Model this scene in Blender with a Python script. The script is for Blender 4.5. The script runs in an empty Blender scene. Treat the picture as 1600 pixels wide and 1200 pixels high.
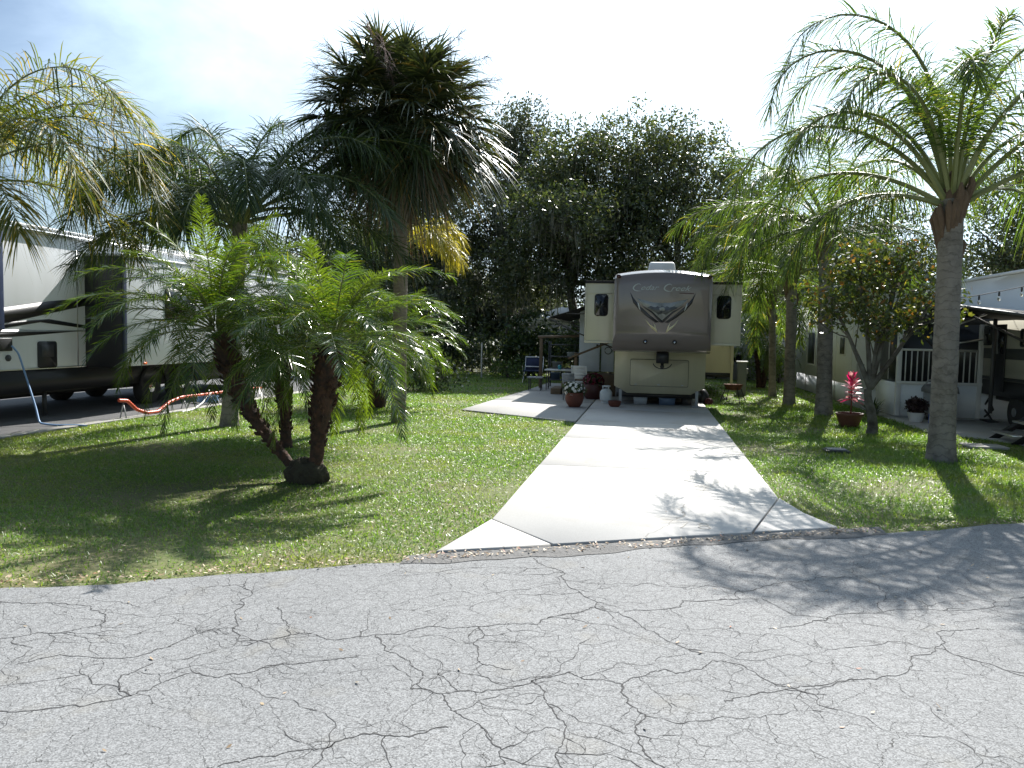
import bpy, bmesh, math, random
import numpy as np
from mathutils import Vector, Matrix

# ------------------------------------------------------------------ camera, light, exposure
# The world frame follows the driveway: X across it, Y along it away from the road, Z up.
C = bpy.context.scene
YAW, PITCH, ROLL = math.radians(10.157), math.radians(3.7), math.radians(1.2)
cam_data = bpy.data.cameras.new('camera')
cam_data.sensor_width = 36.0
cam_data.lens = 27.0
cam_data.clip_start, cam_data.clip_end = 0.05, 2000.0
cam = bpy.data.objects.new('camera', cam_data)
C.collection.objects.link(cam)
cam.matrix_world = (Matrix.Translation((0, 0, 1.7)) @ Matrix.Rotation(YAW, 4, 'Z')
                    @ Matrix.Rotation(math.pi / 2 - PITCH, 4, 'X') @ Matrix.Rotation(ROLL, 4, 'Z'))
C.camera = cam

SUN_AZ, SUN_EL = math.radians(13.0), math.radians(42.5)     # azimuth from +Y towards +X
sun_vec = Vector((math.sin(SUN_AZ) * math.cos(SUN_EL), math.cos(SUN_AZ) * math.cos(SUN_EL), math.sin(SUN_EL)))
sd = bpy.data.lights.new('sun', 'SUN')
sd.energy, sd.angle, sd.color = 5.0, math.radians(0.5), (1.0, 0.965, 0.91)
sun = bpy.data.objects.new('sun', sd)
sun.rotation_euler = sun_vec.to_track_quat('Z', 'Y').to_euler()
C.collection.objects.link(sun)

w = bpy.data.worlds.new('World'); C.world = w; w.use_nodes = True
nt = w.node_tree; nt.nodes.clear()
def N(t, tree=None, **kw):
    n = (tree or nt).nodes.new(t)
    for k, v in kw.items(): setattr(n, k, v)
    return n
sky = N('ShaderNodeTexSky', sky_type='NISHITA', sun_disc=False, sun_elevation=SUN_EL, sun_rotation=SUN_AZ,
        air_density=1.0, dust_density=0.35, ozone_density=1.4)
tc = N('ShaderNodeTexCoord'); mp = N('ShaderNodeMapping'); mp.inputs['Scale'].default_value = (1.0, 1.0, 2.6)
nz = N('ShaderNodeTexNoise'); nz.inputs['Scale'].default_value = 2.3; nz.inputs['Detail'].default_value = 7; nz.inputs['Roughness'].default_value = 0.55
nz.inputs['Distortion'].default_value = 0.4
dt = N('ShaderNodeVectorMath', operation='DOT_PRODUCT'); dt.inputs[1].default_value = sun_vec
m1 = N('ShaderNodeMapRange'); m1.inputs[1].default_value = 0.45; m1.inputs[2].default_value = 1.0; m1.inputs[3].default_value = -0.26; m1.inputs[4].default_value = 0.76
ad = N('ShaderNodeMath', operation='ADD')
cr = N('ShaderNodeMapRange', interpolation_type='SMOOTHSTEP'); cr.inputs[1].default_value = 0.20; cr.inputs[2].default_value = 1.12
mx = N('ShaderNodeMix', data_type='RGBA'); mx.inputs[7].default_value = (12.0, 14.8, 17.5, 1)
bg = N('ShaderNodeBackground'); bg.inputs['Strength'].default_value = 0.050
wo = N('ShaderNodeOutputWorld')
L = nt.links.new
L(tc.outputs['Generated'], mp.inputs['Vector']); L(mp.outputs[0], nz.inputs['Vector'])
L(tc.outputs['Generated'], dt.inputs[0]); L(dt.outputs['Value'], m1.inputs[0])
L(nz.outputs['Fac'], ad.inputs[0]); L(m1.outputs[0], ad.inputs[1]); L(ad.outputs[0], cr.inputs[0])
L(cr.outputs[0], mx.inputs[0]); L(sky.outputs[0], mx.inputs[6]); L(mx.outputs[2], bg.inputs['Color']); L(bg.outputs[0], wo.inputs[0])

C.view_settings.view_transform = 'Standard'
C.view_settings.look = 'None'
C.view_settings.exposure = 1.2
C.view_settings.gamma = 1.0
C.view_settings.use_curve_mapping = False
C.cycles.use_denoising = True
C.cycles.max_bounces = 8
C.cycles.transparent_max_bounces = 8
C.cycles.sample_clamp_indirect = 6.0

# ------------------------------------------------------------------ helpers
rng = np.random.default_rng(7)
PI = math.pi
R = math.radians

class MB:
    """collects vertices and faces, built as one mesh object"""
    def __init__(s): s.v = []; s.f = []; s.n = 0; s.big = []
    def add(s, vs, fs):
        s.v.append(np.asarray(vs, dtype=np.float64).reshape(-1, 3))
        for f in fs: s.f.append(tuple(int(i) + s.n for i in f))
        s.n += len(s.v[-1])
    def arr(s, vs, quads):                                   # vs (n,3), quads (m,4) arrays
        s.v.append(np.asarray(vs, dtype=np.float64).reshape(-1, 3)); s.big.append(np.asarray(quads) + s.n); s.n += len(s.v[-1])
    def box(s, x0, x1, y0, y1, z0, z1, bev=0.0):
        if bev <= 0:
            s.add([(x, y, z) for x in (x0, x1) for y in (y0, y1) for z in (z0, z1)],
                  [(0, 1, 3, 2), (4, 6, 7, 5), (0, 4, 5, 1), (2, 3, 7, 6), (0, 2, 6, 4), (1, 5, 7, 3)])
            return s
        bm = bmesh.new(); bmesh.ops.create_cube(bm, size=1)
        for v in bm.verts:
            v.co = Vector(((x0 + x1) / 2 + v.co.x * (x1 - x0), (y0 + y1) / 2 + v.co.y * (y1 - y0), (z0 + z1) / 2 + v.co.z * (z1 - z0)))
        bmesh.ops.bevel(bm, geom=bm.edges[:], offset=bev, segments=2, affect='EDGES', profile=0.5)
        s.from_bm(bm); return s
    def from_bm(s, bm):
        bm.verts.index_update()
        s.add([v.co[:] for v in bm.verts], [[v.index for v in f.verts] for f in bm.faces]); bm.free()
    def prism(s, pts, axis, a, b):
        """polygon pts in the plane across axis, extruded from a to b"""
        n = len(pts)
        def P(p, t):
            return {'x': (t, p[0], p[1]), 'y': (p[0], t, p[1]), 'z': (p[0], p[1], t)}[axis]
        s.add([P(p, a) for p in pts] + [P(p, b) for p in pts],
              [tuple(range(n))[::-1], tuple(range(n, 2 * n))] + [(i, (i + 1) % n, n + (i + 1) % n, n + i) for i in range(n)])
        return s
    def tube(s, pts, rad, seg=8, cap=True, jitter=0.0):
        pts = np.asarray(pts, float); n = len(pts)
        rad = np.full(n, rad) if np.isscalar(rad) else np.asarray(rad, float)
        T = np.gradient(pts, axis=0); T /= np.linalg.norm(T, axis=1)[:, None] + 1e-9
        ref = np.array([0, 0, 1.0]) if abs(T[:, 2]).mean() < 0.8 else np.array([1.0, 0, 0])
        A = np.cross(T, ref); A /= np.linalg.norm(A, axis=1)[:, None] + 1e-9
        B = np.cross(T, A)
        ang = np.arange(seg) * 2 * PI / seg
        rr = rad[:, None] * (1 + jitter * rng.standard_normal((n, seg))) if jitter else np.repeat(rad[:, None], seg, 1)
        V = pts[:, None, :] + rr[:, :, None] * (A[:, None, :] * np.cos(ang)[None, :, None] + B[:, None, :] * np.sin(ang)[None, :, None])
        i, j = np.meshgrid(np.arange(n - 1), np.arange(seg), indexing='ij'); j2 = (j + 1) % seg
        Q = np.stack([i * seg + j, i * seg + j2, (i + 1) * seg + j2, (i + 1) * seg + j], -1).reshape(-1, 4)
        base = s.n; s.arr(V.reshape(-1, 3), Q)
        if cap:
            s.f.append(tuple(base + k for k in range(seg))[::-1]); s.f.append(tuple(base + (n - 1) * seg + k for k in range(seg)))
        return s
    def lathe(s, prof, cx, cy, seg=20, axis='z', jitter=0.0):
        """profile (radius, height) about a vertical axis, or about X when axis='x'"""
        prof = np.asarray(prof, float); n = len(prof); ang = np.arange(seg) * 2 * PI / seg
        rr = prof[:, 0][:, None] * (1 + jitter * rng.standard_normal((n, seg)))
        c, sn = rr * np.cos(ang), rr * np.sin(ang); h = np.repeat(prof[:, 1][:, None], seg, 1)
        V = np.stack([cx + c, cy + sn, h], -1) if axis == 'z' else np.stack([h, cx + c, cy + sn], -1)
        i, j = np.meshgrid(np.arange(n - 1), np.arange(seg), indexing='ij'); j2 = (j + 1) % seg
        Q = np.stack([i * seg + j, i * seg + j2, (i + 1) * seg + j2, (i + 1) * seg + j], -1).reshape(-1, 4)
        base = s.n; s.arr(V.reshape(-1, 3), Q)
        s.f.append(tuple(base + k for k in range(seg))[::-1]); s.f.append(tuple(base + (n - 1) * seg + k for k in range(seg)))
        return s
    def strips(s, P, D, W, Ln, Wd, droop, prof=(0.55, 1.0, 0.75, 0.08)):
        """N narrow leaves: start P, direction D, width direction W, lengths, widths, droop fraction"""
        P, D, W = (np.asarray(a, float) for a in (P, D, W)); n = len(P)
        if n == 0: return s
        k = len(prof); t = np.linspace(0, 1, k)
        Ln, Wd, droop = (np.broadcast_to(np.asarray(a, float), (n,)) for a in (Ln, Wd, droop))
        Cn = P[:, None, :] + D[:, None, :] * (Ln[:, None] * t)[:, :, None]
        Cn = Cn + np.array([0, 0, -1.0]) * (Ln * droop)[:, None, None] * (t ** 2)[None, :, None]
        hw = (Wd[:, None] * np.asarray(prof)[None, :] * 0.5)[:, :, None] * W[:, None, :]
        V = np.stack([Cn - hw, Cn + hw], 2)                  # n,k,2,3
        o = np.arange(n)[:, None] * (2 * k); kk = np.arange(k - 1)[None, :] * 2
        Q = np.stack([o + kk, o + kk + 1, o + kk + 3, o + kk + 2], -1).reshape(-1, 4)
        s.arr(V.reshape(-1, 3), Q); return s
    def build(s, name, m, parent=None, smooth=None):
        V = np.concatenate(s.v) if s.v else np.zeros((0, 3))
        root = parent
        while root is not None and root.parent is not None: root = root.parent
        if root is not None: V = V - np.array(root.location)
        me = bpy.data.meshes.new(name)
        big = np.concatenate(s.big) if s.big else np.zeros((0, 4), int)
        loops = list(big.reshape(-1)); tot = [4] * len(big)
        lo = np.concatenate([big.reshape(-1).astype(np.int32)] + ([np.concatenate([np.asarray(f, np.int32) for f in s.f])] if s.f else []))
        tt = np.concatenate([np.full(len(big), 4, np.int32), np.array([len(f) for f in s.f], np.int32)])
        me.vertices.add(len(V)); me.vertices.foreach_set('co', V.astype(np.float32).reshape(-1))
        me.loops.add(len(lo)); me.loops.foreach_set('vertex_index', lo)
        me.polygons.add(len(tt)); st = np.concatenate([[0], np.cumsum(tt)[:-1]]).astype(np.int32)
        me.polygons.foreach_set('loop_start', st); me.polygons.foreach_set('loop_total', tt)
        me.update(calc_edges=True); me.validate()
        if smooth is not None:
            me.polygons.foreach_set('use_smooth', np.ones(len(me.polygons), bool))
            if smooth < 180: me.set_sharp_from_angle(angle=R(smooth))
        me.materials.append(m)
        o = bpy.data.objects.new(name, me); C.collection.objects.link(o)
        if parent is not None: o.parent = parent
        return o

def box(*a, **k): return MB().box(*a, **k)
def thing(name, label, cat, loc=(0, 0, 0), group=None):
    o = bpy.data.objects.new(name, None); C.collection.objects.link(o); o.location = loc
    o.empty_display_size = 0.1
    o['label'] = label; o['category'] = cat
    if group: o['group'] = group
    return o
def tag(o, label, cat, group=None):
    o['label'] = label; o['category'] = cat
    if group: o['group'] = group
    return o
def struct(name, mb, m, kind='structure', **k):
    o = mb.build(name, m, **k); o['kind'] = kind; return o
def dup(root, loc, label=None):
    r = root.copy(); C.collection.objects.link(r); r.location = loc
    if label: r['label'] = label
    for ch in list(root.children):
        c = ch.copy(); C.collection.objects.link(c); c.parent = r
        for g in ch.children:
            d = g.copy(); C.collection.objects.link(d); d.parent = c
    return r
def nrm(a): return a / (np.linalg.norm(a, axis=-1, keepdims=True) + 1e-9)

# ------------------------------------------------------------------ materials
def mat(name, col, rough=0.6, col2=None, scale=4.0, amt=0.5, bump=0.0, bscale=None, metal=0.0, detail=5, spec=0.5, coat=0.0, stretch=(1, 1, 1), trans=0.0):
    m = bpy.data.materials.new(name); m.use_nodes = True; t = m.node_tree
    b = t.nodes['Principled BSDF']; b.inputs['Roughness'].default_value = rough; b.inputs['Metallic'].default_value = metal
    b.inputs['Specular IOR Level'].default_value = spec; b.inputs['Coat Weight'].default_value = coat
    if trans: b.inputs['Transmission Weight'].default_value = trans
    if col2 is None: col2 = tuple(c * 0.82 for c in col)
    tcn = N('ShaderNodeTexCoord', t); mpn = N('ShaderNodeMapping', t); mpn.inputs['Scale'].default_value = stretch
    no = N('ShaderNodeTexNoise', t); no.inputs['Scale'].default_value = scale; no.inputs['Detail'].default_value = detail
    t.links.new(tcn.outputs['Object'], mpn.inputs[0]); t.links.new(mpn.outputs[0], no.inputs['Vector'])
    r = N('ShaderNodeMapRange', t); r.inputs[1].default_value = 0.5 - amt * 0.5; r.inputs[2].default_value = 0.5 + amt * 0.5
    x = N('ShaderNodeMix', t, data_type='RGBA'); x.inputs[6].default_value = (*col, 1); x.inputs[7].default_value = (*col2, 1)
    t.links.new(no.outputs['Fac'], r.inputs[0]); t.links.new(r.outputs[0], x.inputs[0]); t.links.new(x.outputs[2], b.inputs['Base Color'])
    if bump:
        n2 = N('ShaderNodeTexNoise', t); n2.inputs['Scale'].default_value = bscale or scale * 6; n2.inputs['Detail'].default_value = 6
        t.links.new(mpn.outputs[0], n2.inputs['Vector'])
        bp = N('ShaderNodeBump', t); bp.inputs['Strength'].default_value = bump; bp.inputs['Distance'].default_value = 0.02
        t.links.new(n2.outputs['Fac'], bp.inputs['Height']); t.links.new(bp.outputs[0], b.inputs['Normal'])
    return m

def leafmat(name, stops, rough=0.4, trans=0.4, spec=0.5, tcol=None, patch=None):
    """leaf: colour varies leaf by leaf, part of the light passes through"""
    m = bpy.data.materials.new(name); m.use_nodes = True; t = m.node_tree; t.nodes.clear()
    g = N('ShaderNodeNewGeometry', t); r = N('ShaderNodeValToRGB', t)
    els = r.color_ramp.elements
    for i, (p, c) in enumerate(stops):
        e = els[i] if i < 2 else els.new(p)
        e.position = p; e.color = (*c, 1)
    t.links.new(g.outputs['Random Per Island'], r.inputs[0])
    b = N('ShaderNodeBsdfPrincipled', t); b.inputs['Roughness'].default_value = rough; b.inputs['Specular IOR Level'].default_value = spec
    tr = N('ShaderNodeBsdfTranslucent', t); mxs = N('ShaderNodeMixShader', t); mxs.inputs[0].default_value = trans
    mul = N('ShaderNodeMix', t, data_type='RGBA', blend_type='MULTIPLY'); mul.inputs[0].default_value = 1.0
    mul.inputs[7].default_value = (*(tcol or (2.0, 1.8, 0.7)), 1)
    o = N('ShaderNodeOutputMaterial', t)
    col = r.outputs[0]
    if patch:                                                            # drier patches of the plant cover
        tcn = N('ShaderNodeTexCoord', t); no = N('ShaderNodeTexNoise', t); no.inputs['Scale'].default_value = 0.7; no.inputs['Detail'].default_value = 5; no.inputs['Roughness'].default_value = 0.65
        mr = N('ShaderNodeMapRange', t); mr.inputs[1].default_value = 0.47; mr.inputs[2].default_value = 0.70; mr.inputs[4].default_value = 0.6
        px = N('ShaderNodeMix', t, data_type='RGBA'); px.inputs[7].default_value = (*patch, 1)
        t.links.new(tcn.outputs['Object'], no.inputs['Vector']); t.links.new(no.outputs['Fac'], mr.inputs[0]); t.links.new(mr.outputs[0], px.inputs[0]); t.links.new(col, px.inputs[6]); col = px.outputs[2]
    t.links.new(col, b.inputs['Base Color']); t.links.new(col, mul.inputs[6]); t.links.new(mul.outputs[2], tr.inputs['Color'])
    t.links.new(b.outputs[0], mxs.inputs[1]); t.links.new(tr.outputs[0], mxs.inputs[2]); t.links.new(mxs.outputs[0], o.inputs[0])
    return m

def asphalt():
    m = mat('asphalt', (0.212, 0.214, 0.214), 0.85, (0.155, 0.158, 0.16), scale=0.7, amt=0.6, spec=0.3)
    t = m.node_tree; b = t.nodes['Principled BSDF']; l = t.links.new
    base = b.inputs['Base Color'].links[0].from_socket
    tcn = N('ShaderNodeTexCoord', t)
    def crack(scale, width, seed, wd, stretch):
        mpn = N('ShaderNodeMapping', t); mpr = N('ShaderNodeMapping', t); mpr.inputs['Rotation'].default_value = (0, 0, R(-20)); l(tcn.outputs['Object'], mpr.inputs[0])
        mpn.inputs['Location'].default_value = (seed, seed * 0.7, 0); mpn.inputs['Scale'].default_value = stretch
        l(mpr.outputs[0], mpn.inputs[0])
        no = N('ShaderNodeTexNoise', t); no.inputs['Scale'].default_value = scale * 2.2; no.inputs['Detail'].default_value = 6; no.inputs['Roughness'].default_value = 0.6
        l(mpn.outputs[0], no.inputs['Vector'])
        sub = N('ShaderNodeVectorMath', t, operation='SUBTRACT'); sub.inputs[1].default_value = (0.5, 0.5, 0.5); l(no.outputs['Color'], sub.inputs[0])
        sc = N('ShaderNodeVectorMath', t, operation='SCALE'); sc.inputs['Scale'].default_value = wd / scale; l(sub.outputs[0], sc.inputs[0])
        av = N('ShaderNodeVectorMath', t, operation='ADD'); l(mpn.outputs[0], av.inputs[0]); l(sc.outputs[0], av.inputs[1])
        vo = N('ShaderNodeTexVoronoi', t, feature='DISTANCE_TO_EDGE', voronoi_dimensions='2D'); vo.inputs['Scale'].default_value = scale; vo.inputs['Randomness'].default_value = 1.0
        l(av.outputs[0], vo.inputs['Vector'])
        wn = N('ShaderNodeTexNoise', t); wn.inputs['Scale'].default_value = scale * 1.1; wn.inputs['Detail'].default_value = 3; l(mpn.outputs[0], wn.inputs['Vector'])
        wr = N('ShaderNodeMapRange', t); wr.inputs[1].default_value = 0.30; wr.inputs[2].default_value = 0.56; wr.inputs[3].default_value = 0.0; wr.inputs[4].default_value = width * scale
        l(wn.outputs['Fac'], wr.inputs[0])
        dv = N('ShaderNodeMath', t, operation='LESS_THAN'); l(vo.outputs['Distance'], dv.inputs[0]); l(wr.outputs[0], dv.inputs[1])
        return dv.outputs[0]
    cs = [crack(3.2, 0.0014, 3.1, 0.4, (0.8, 1.2, 1)), crack(7.5, 0.0009, 11.7, 0.4, (0.9, 1.1, 1)), crack(11.0, 0.0009, 23.4, 0.4, (0.85, 1.15, 1))]
    mx1 = N('ShaderNodeMath', t, operation='MAXIMUM'); l(cs[0], mx1.inputs[0]); l(cs[1], mx1.inputs[1])
    wk = N('ShaderNodeMath', t, operation='MULTIPLY'); wk.inputs[1].default_value = 0.6; l(cs[2], wk.inputs[0])
    mx2 = N('ShaderNodeMath', t, operation='MAXIMUM'); l(mx1.outputs[0], mx2.inputs[0]); l(wk.outputs[0], mx2.inputs[1])
    # stone aggregate
    ag = N('ShaderNodeTexVoronoi', t, voronoi_dimensions='2D'); ag.inputs['Scale'].default_value = 165; l(tcn.outputs['Object'], ag.inputs['Vector'])
    agr = N('ShaderNodeMapRange', t); agr.inputs[1].default_value = 0.0; agr.inputs[2].default_value = 1.0; agr.inputs[3].default_value = 0.60; agr.inputs[4].default_value = 1.38
    sx = N('ShaderNodeSeparateColor', t); l(ag.outputs['Color'], sx.inputs[0]); l(sx.outputs[0], agr.inputs[0])
    mul = N('ShaderNodeMix', t, data_type='RGBA', blend_type='MULTIPLY'); mul.inputs[0].default_value = 1.0; l(base, mul.inputs[6]); l(agr.outputs[0], mul.inputs[7])
    # brownish stains
    sn = N('ShaderNodeTexNoise', t); sn.inputs['Scale'].default_value = 2.2; sn.inputs['Detail'].default_value = 4; l(tcn.outputs['Object'], sn.inputs['Vector'])
    sr = N('ShaderNodeMapRange', t); sr.inputs[1].default_value = 0.60; sr.inputs[2].default_value = 0.78; sr.inputs[4].default_value = 0.45; l(sn.outputs['Fac'], sr.inputs[0])
    st = N('ShaderNodeMix', t, data_type='RGBA'); st.inputs[7].default_value = (0.20, 0.185, 0.15, 1); l(sr.outputs[0], st.inputs[0]); l(mul.outputs[2], st.inputs[6])
    ck = N('ShaderNodeMix', t, data_type='RGBA'); ck.inputs[7].default_value = (0.035, 0.034, 0.033, 1); l(mx2.outputs[0], ck.inputs[0]); l(st.outputs[2], ck.inputs[6])
    l(ck.outputs[2], b.inputs['Base Color'])
    inv = N('ShaderNodeMath', t, operation='MULTIPLY_ADD'); inv.inputs[1].default_value = -1.5; l(mx2.outputs[0], inv.inputs[0]); l(sx.outputs[1], inv.inputs[2])
    bp = N('ShaderNodeBump', t); bp.inputs['Strength'].default_value = 0.55; bp.inputs['Distance'].default_value = 0.004
    l(inv.outputs[0], bp.inputs['Height']); l(bp.outputs[0], b.inputs['Normal'])
    return m

def concrete(name, col, col2):
    m = mat(name, col, 0.8, col2, scale=1.1, amt=0.7, spec=0.3)
    t = m.node_tree; b = t.nodes['Principled BSDF']; l = t.links.new; base = b.inputs['Base Color'].links[0].from_socket
    tcn = N('ShaderNodeTexCoord', t)
    f = N('ShaderNodeTexNoise', t); f.inputs['Scale'].default_value = 160; f.inputs['Detail'].default_value = 3; l(tcn.outputs['Object'], f.inputs['Vector'])
    fr = N('ShaderNodeMapRange', t); fr.inputs[1].default_value = 0.3; fr.inputs[2].default_value = 0.7; fr.inputs[3].default_value = 0.9; fr.inputs[4].default_value = 1.08; l(f.outputs['Fac'], fr.inputs[0])
    mul = N('ShaderNodeMix', t, data_type='RGBA', blend_type='MULTIPLY'); mul.inputs[0].default_value = 1; l(base, mul.inputs[6]); l(fr.outputs[0], mul.inputs[7])
    s = N('ShaderNodeTexNoise', t); s.inputs['Scale'].default_value = 0.9; s.inputs['Detail'].default_value = 8; s.inputs['Roughness'].default_value = 0.7; l(tcn.outputs['Object'], s.inputs['Vector'])
    sr = N('ShaderNodeMapRange', t); sr.inputs[1].default_value = 0.53; sr.inputs[2].default_value = 0.76; sr.inputs[4].default_value = 0.75; l(s.outputs['Fac'], sr.inputs[0])
    st = N('ShaderNodeMix', t, data_type='RGBA'); st.inputs[7].default_value = (0.36, 0.31, 0.24, 1); l(sr.outputs[0], st.inputs[0]); l(mul.outputs[2], st.inputs[6])
    # hairline cracks
    mpn = N('ShaderNodeMapping', t); l(tcn.outputs['Object'], mpn.inputs[0])
    no = N('ShaderNodeTexNoise', t); no.inputs['Scale'].default_value = 1.2; no.inputs['Detail'].default_value = 5; l(mpn.outputs[0], no.inputs['Vector'])
    av = N('ShaderNodeVectorMath', t, operation='MULTIPLY_ADD'); av.inputs[1].default_value = (0.9, 0.9, 0); l(no.outputs['Color'], av.inputs[0]); l(mpn.outputs[0], av.inputs[2])
    vo = N('ShaderNodeTexVoronoi', t, feature='DISTANCE_TO_EDGE', voronoi_dimensions='2D'); vo.inputs['Scale'].default_value = 0.32; l(av.outputs[0], vo.inputs['Vector'])
    lt = N('ShaderNodeMath', t, operation='LESS_THAN'); lt.inputs[1].default_value = 0.0022; l(vo.outputs['Distance'], lt.inputs[0])
    hf = N('ShaderNodeMath', t, operation='MULTIPLY'); hf.inputs[1].default_value = 0.55; l(lt.outputs[0], hf.inputs[0])
    ck = N('ShaderNodeMix', t, data_type='RGBA'); ck.inputs[7].default_value = (0.16, 0.14, 0.11, 1); l(hf.outputs[0], ck.inputs[0]); l(st.outputs[2], ck.inputs[6])
    l(ck.outputs[2], b.inputs['Base Color'])
    bp = N('ShaderNodeBump', t); bp.inputs['Strength'].default_value = 0.25; bp.inputs['Distance'].default_value = 0.003; l(f.outputs['Fac'], bp.inputs['Height']); l(bp.outputs[0], b.inputs['Normal'])
    return m

def banded(name, col, col2, scale, axis='Z', rough=0.85, bump=0.5, dist=2.0, bd=0.02, spots=None):
    """palm bark rings or lapped siding: bands along an axis"""
    m = mat(name, col, rough, col2, scale=3.0, amt=0.7, spec=0.3); t = m.node_tree; b = t.nodes['Principled BSDF']; l = t.links.new
    base = b.inputs['Base Color'].links[0].from_socket
    tcn = N('ShaderNodeTexCoord', t); wv = N('ShaderNodeTexWave', t, wave_type='BANDS', bands_direction=axis, wave_profile='SAW')
    wv.inputs['Scale'].default_value = scale; wv.inputs['Distortion'].default_value = dist; wv.inputs['Detail'].default_value = 3; wv.inputs['Detail Scale'].default_value = 1.5
    l(tcn.outputs['Object'], wv.inputs['Vector'])
    if spots:
        no = N('ShaderNodeTexNoise', t); no.inputs['Scale'].default_value = 5; no.inputs['Detail'].default_value = 8; no.inputs['Roughness'].default_value = 0.7; l(tcn.outputs['Object'], no.inputs['Vector'])
        sr = N('ShaderNodeMapRange', t); sr.inputs[1].default_value = 0.46; sr.inputs[2].default_value = 0.66; sr.inputs[4].default_value = 0.75; l(no.outputs['Fac'], sr.inputs[0])
        x = N('ShaderNodeMix', t, data_type='RGBA'); x.inputs[7].default_value = (*spots, 1); l(sr.outputs[0], x.inputs[0]); l(base, x.inputs[6])
        rr = N('ShaderNodeMapRange', t); rr.inputs[1].default_value = 0.80; rr.inputs[2].default_value = 1.0; rr.inputs[4].default_value = 0.5; l(wv.outputs['Fac'], rr.inputs[0])
        y = N('ShaderNodeMix', t, data_type='RGBA'); y.inputs[7].default_value = (*(c * 0.6 for c in spots), 1); l(rr.outputs[0], y.inputs[0]); l(x.outputs[2], y.inputs[6])
        l(y.outputs[2], b.inputs['Base Color'])
    bp = N('ShaderNodeBump', t); bp.inputs['Strength'].default_value = bump; bp.inputs['Distance'].default_value = bd
    l(wv.outputs['Fac'], bp.inputs['Height']); l(bp.outputs[0], b.inputs['Normal'])
    return m

M = {}
M['asphalt'] = asphalt()
M['lip'] = mat('old_asphalt', (0.16, 0.155, 0.15), 0.95, (0.09, 0.088, 0.085), scale=9, amt=0.6, bump=0.9, bscale=45)
M['drive'] = concrete('driveway_concrete', (0.47, 0.455, 0.43), (0.42, 0.405, 0.38))
M['patio'] = concrete('patio_concrete', (0.36, 0.35, 0.33), (0.31, 0.30, 0.285))
M['joint'] = mat('joint_filler', (0.09, 0.075, 0.06), 0.95)
M['soil'] = mat('soil_and_thatch', (0.085, 0.11, 0.028), 0.95, (0.135, 0.115, 0.055), scale=1.6, amt=0.5, bump=0.6, bscale=30)
M['grass'] = leafmat('grass_blade', [(0.0, (0.065, 0.135, 0.018)), (0.5, (0.112, 0.195, 0.03)), (0.95, (0.17, 0.255, 0.055)), (1.0, (0.32, 0.30, 0.16))], patch=(0.25, 0.215, 0.09), rough=0.4, trans=0.45, spec=0.65, tcol=(1.7, 1.9, 0.6))
M['litter'] = leafmat('dry_leaf', [(0.0, (0.20, 0.12, 0.06)), (0.5, (0.33, 0.24, 0.14)), (0.85, (0.52, 0.43, 0.30)), (1.0, (0.30, 0.10, 0.05))], rough=0.6, trans=0.1, tcol=(1, 1, 1))
M['cream'] = mat('cream_fibreglass', (0.60, 0.57, 0.42), 0.35, (0.52, 0.485, 0.36), scale=5, amt=0.7, coat=0.2, stretch=(1, 1, 0.12))
M['taupe'] = mat('taupe_gelcoat', (0.175, 0.145, 0.13), 0.22, (0.165, 0.138, 0.124), scale=1.2, amt=0.8, coat=0.5)
M['white'] = mat('white_fibreglass', (0.76, 0.785, 0.82), 0.35, (0.68, 0.70, 0.72), scale=4.5, amt=0.7, coat=0.2, stretch=(1, 1, 0.10))
M['black'] = mat('black_plastic', (0.022, 0.022, 0.024), 0.45, bump=0.1, bscale=40)
M['rubber'] = mat('tyre_rubber', (0.03, 0.03, 0.03), 0.8, bump=0.2, bscale=40)
M['glass'] = mat('tinted_glass', (0.012, 0.014, 0.016), 0.05, spec=0.6)
M['steel'] = mat('galvanised_steel', (0.45, 0.46, 0.47), 0.4, metal=0.8, scale=9)
M['chrome'] = mat('polished_metal', (0.8, 0.8, 0.82), 0.12, metal=1.0)
M['alum'] = mat('brushed_aluminium', (0.66, 0.67, 0.68), 0.3, metal=0.9)
M['darkgrey'] = mat('dark_grey_paint', (0.06, 0.06, 0.063), 0.5)
M['silver'] = mat('silver_decal', (0.36, 0.37, 0.36), 0.3, (0.24, 0.25, 0.245), scale=9, amt=0.6)
M['decaldark'] = mat('dark_decal', (0.045, 0.042, 0.045), 0.3)
M['decalgrey'] = mat('grey_decal', (0.13, 0.135, 0.135), 0.3, (0.075, 0.078, 0.08), scale=12)
M['gold'] = mat('gold_decal', (0.62, 0.50, 0.22), 0.25, (0.80, 0.74, 0.52), scale=5, amt=0.5)
M['whitedecal'] = mat('white_decal', (0.62, 0.64, 0.62), 0.35)
M['letter'] = mat('silver_lettering', (0.42, 0.45, 0.43), 0.3)
M['awning'] = mat('dark_awning_fabric', (0.02, 0.019, 0.02), 0.85, bump=0.2, bscale=80)
M['wood'] = mat('weathered_wood', (0.19, 0.135, 0.085), 0.8, (0.12, 0.085, 0.055), scale=3, amt=0.7, bump=0.4, stretch=(1, 1, 0.15))
M['terracotta'] = mat('terracotta', (0.14, 0.04, 0.024), 0.7, (0.10, 0.03, 0.018), scale=5, bump=0.1)
M['darkpot'] = mat('maroon_glazed_pot', (0.065, 0.016, 0.014), 0.5)
M['brownpot'] = mat('brown_plastic_pot', (0.13, 0.05, 0.032), 0.55)
M['whitepaint'] = mat('white_paint', (0.72, 0.72, 0.70), 0.5, (0.62, 0.62, 0.60), scale=4)
M['greyplastic'] = mat('grey_plastic', (0.33, 0.34, 0.35), 0.5)
M['tub'] = mat('cloudy_storage_plastic', (0.42, 0.45, 0.48), 0.3)
M['bluetub'] = mat('blue_storage_plastic', (0.12, 0.17, 0.26), 0.35)
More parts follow.
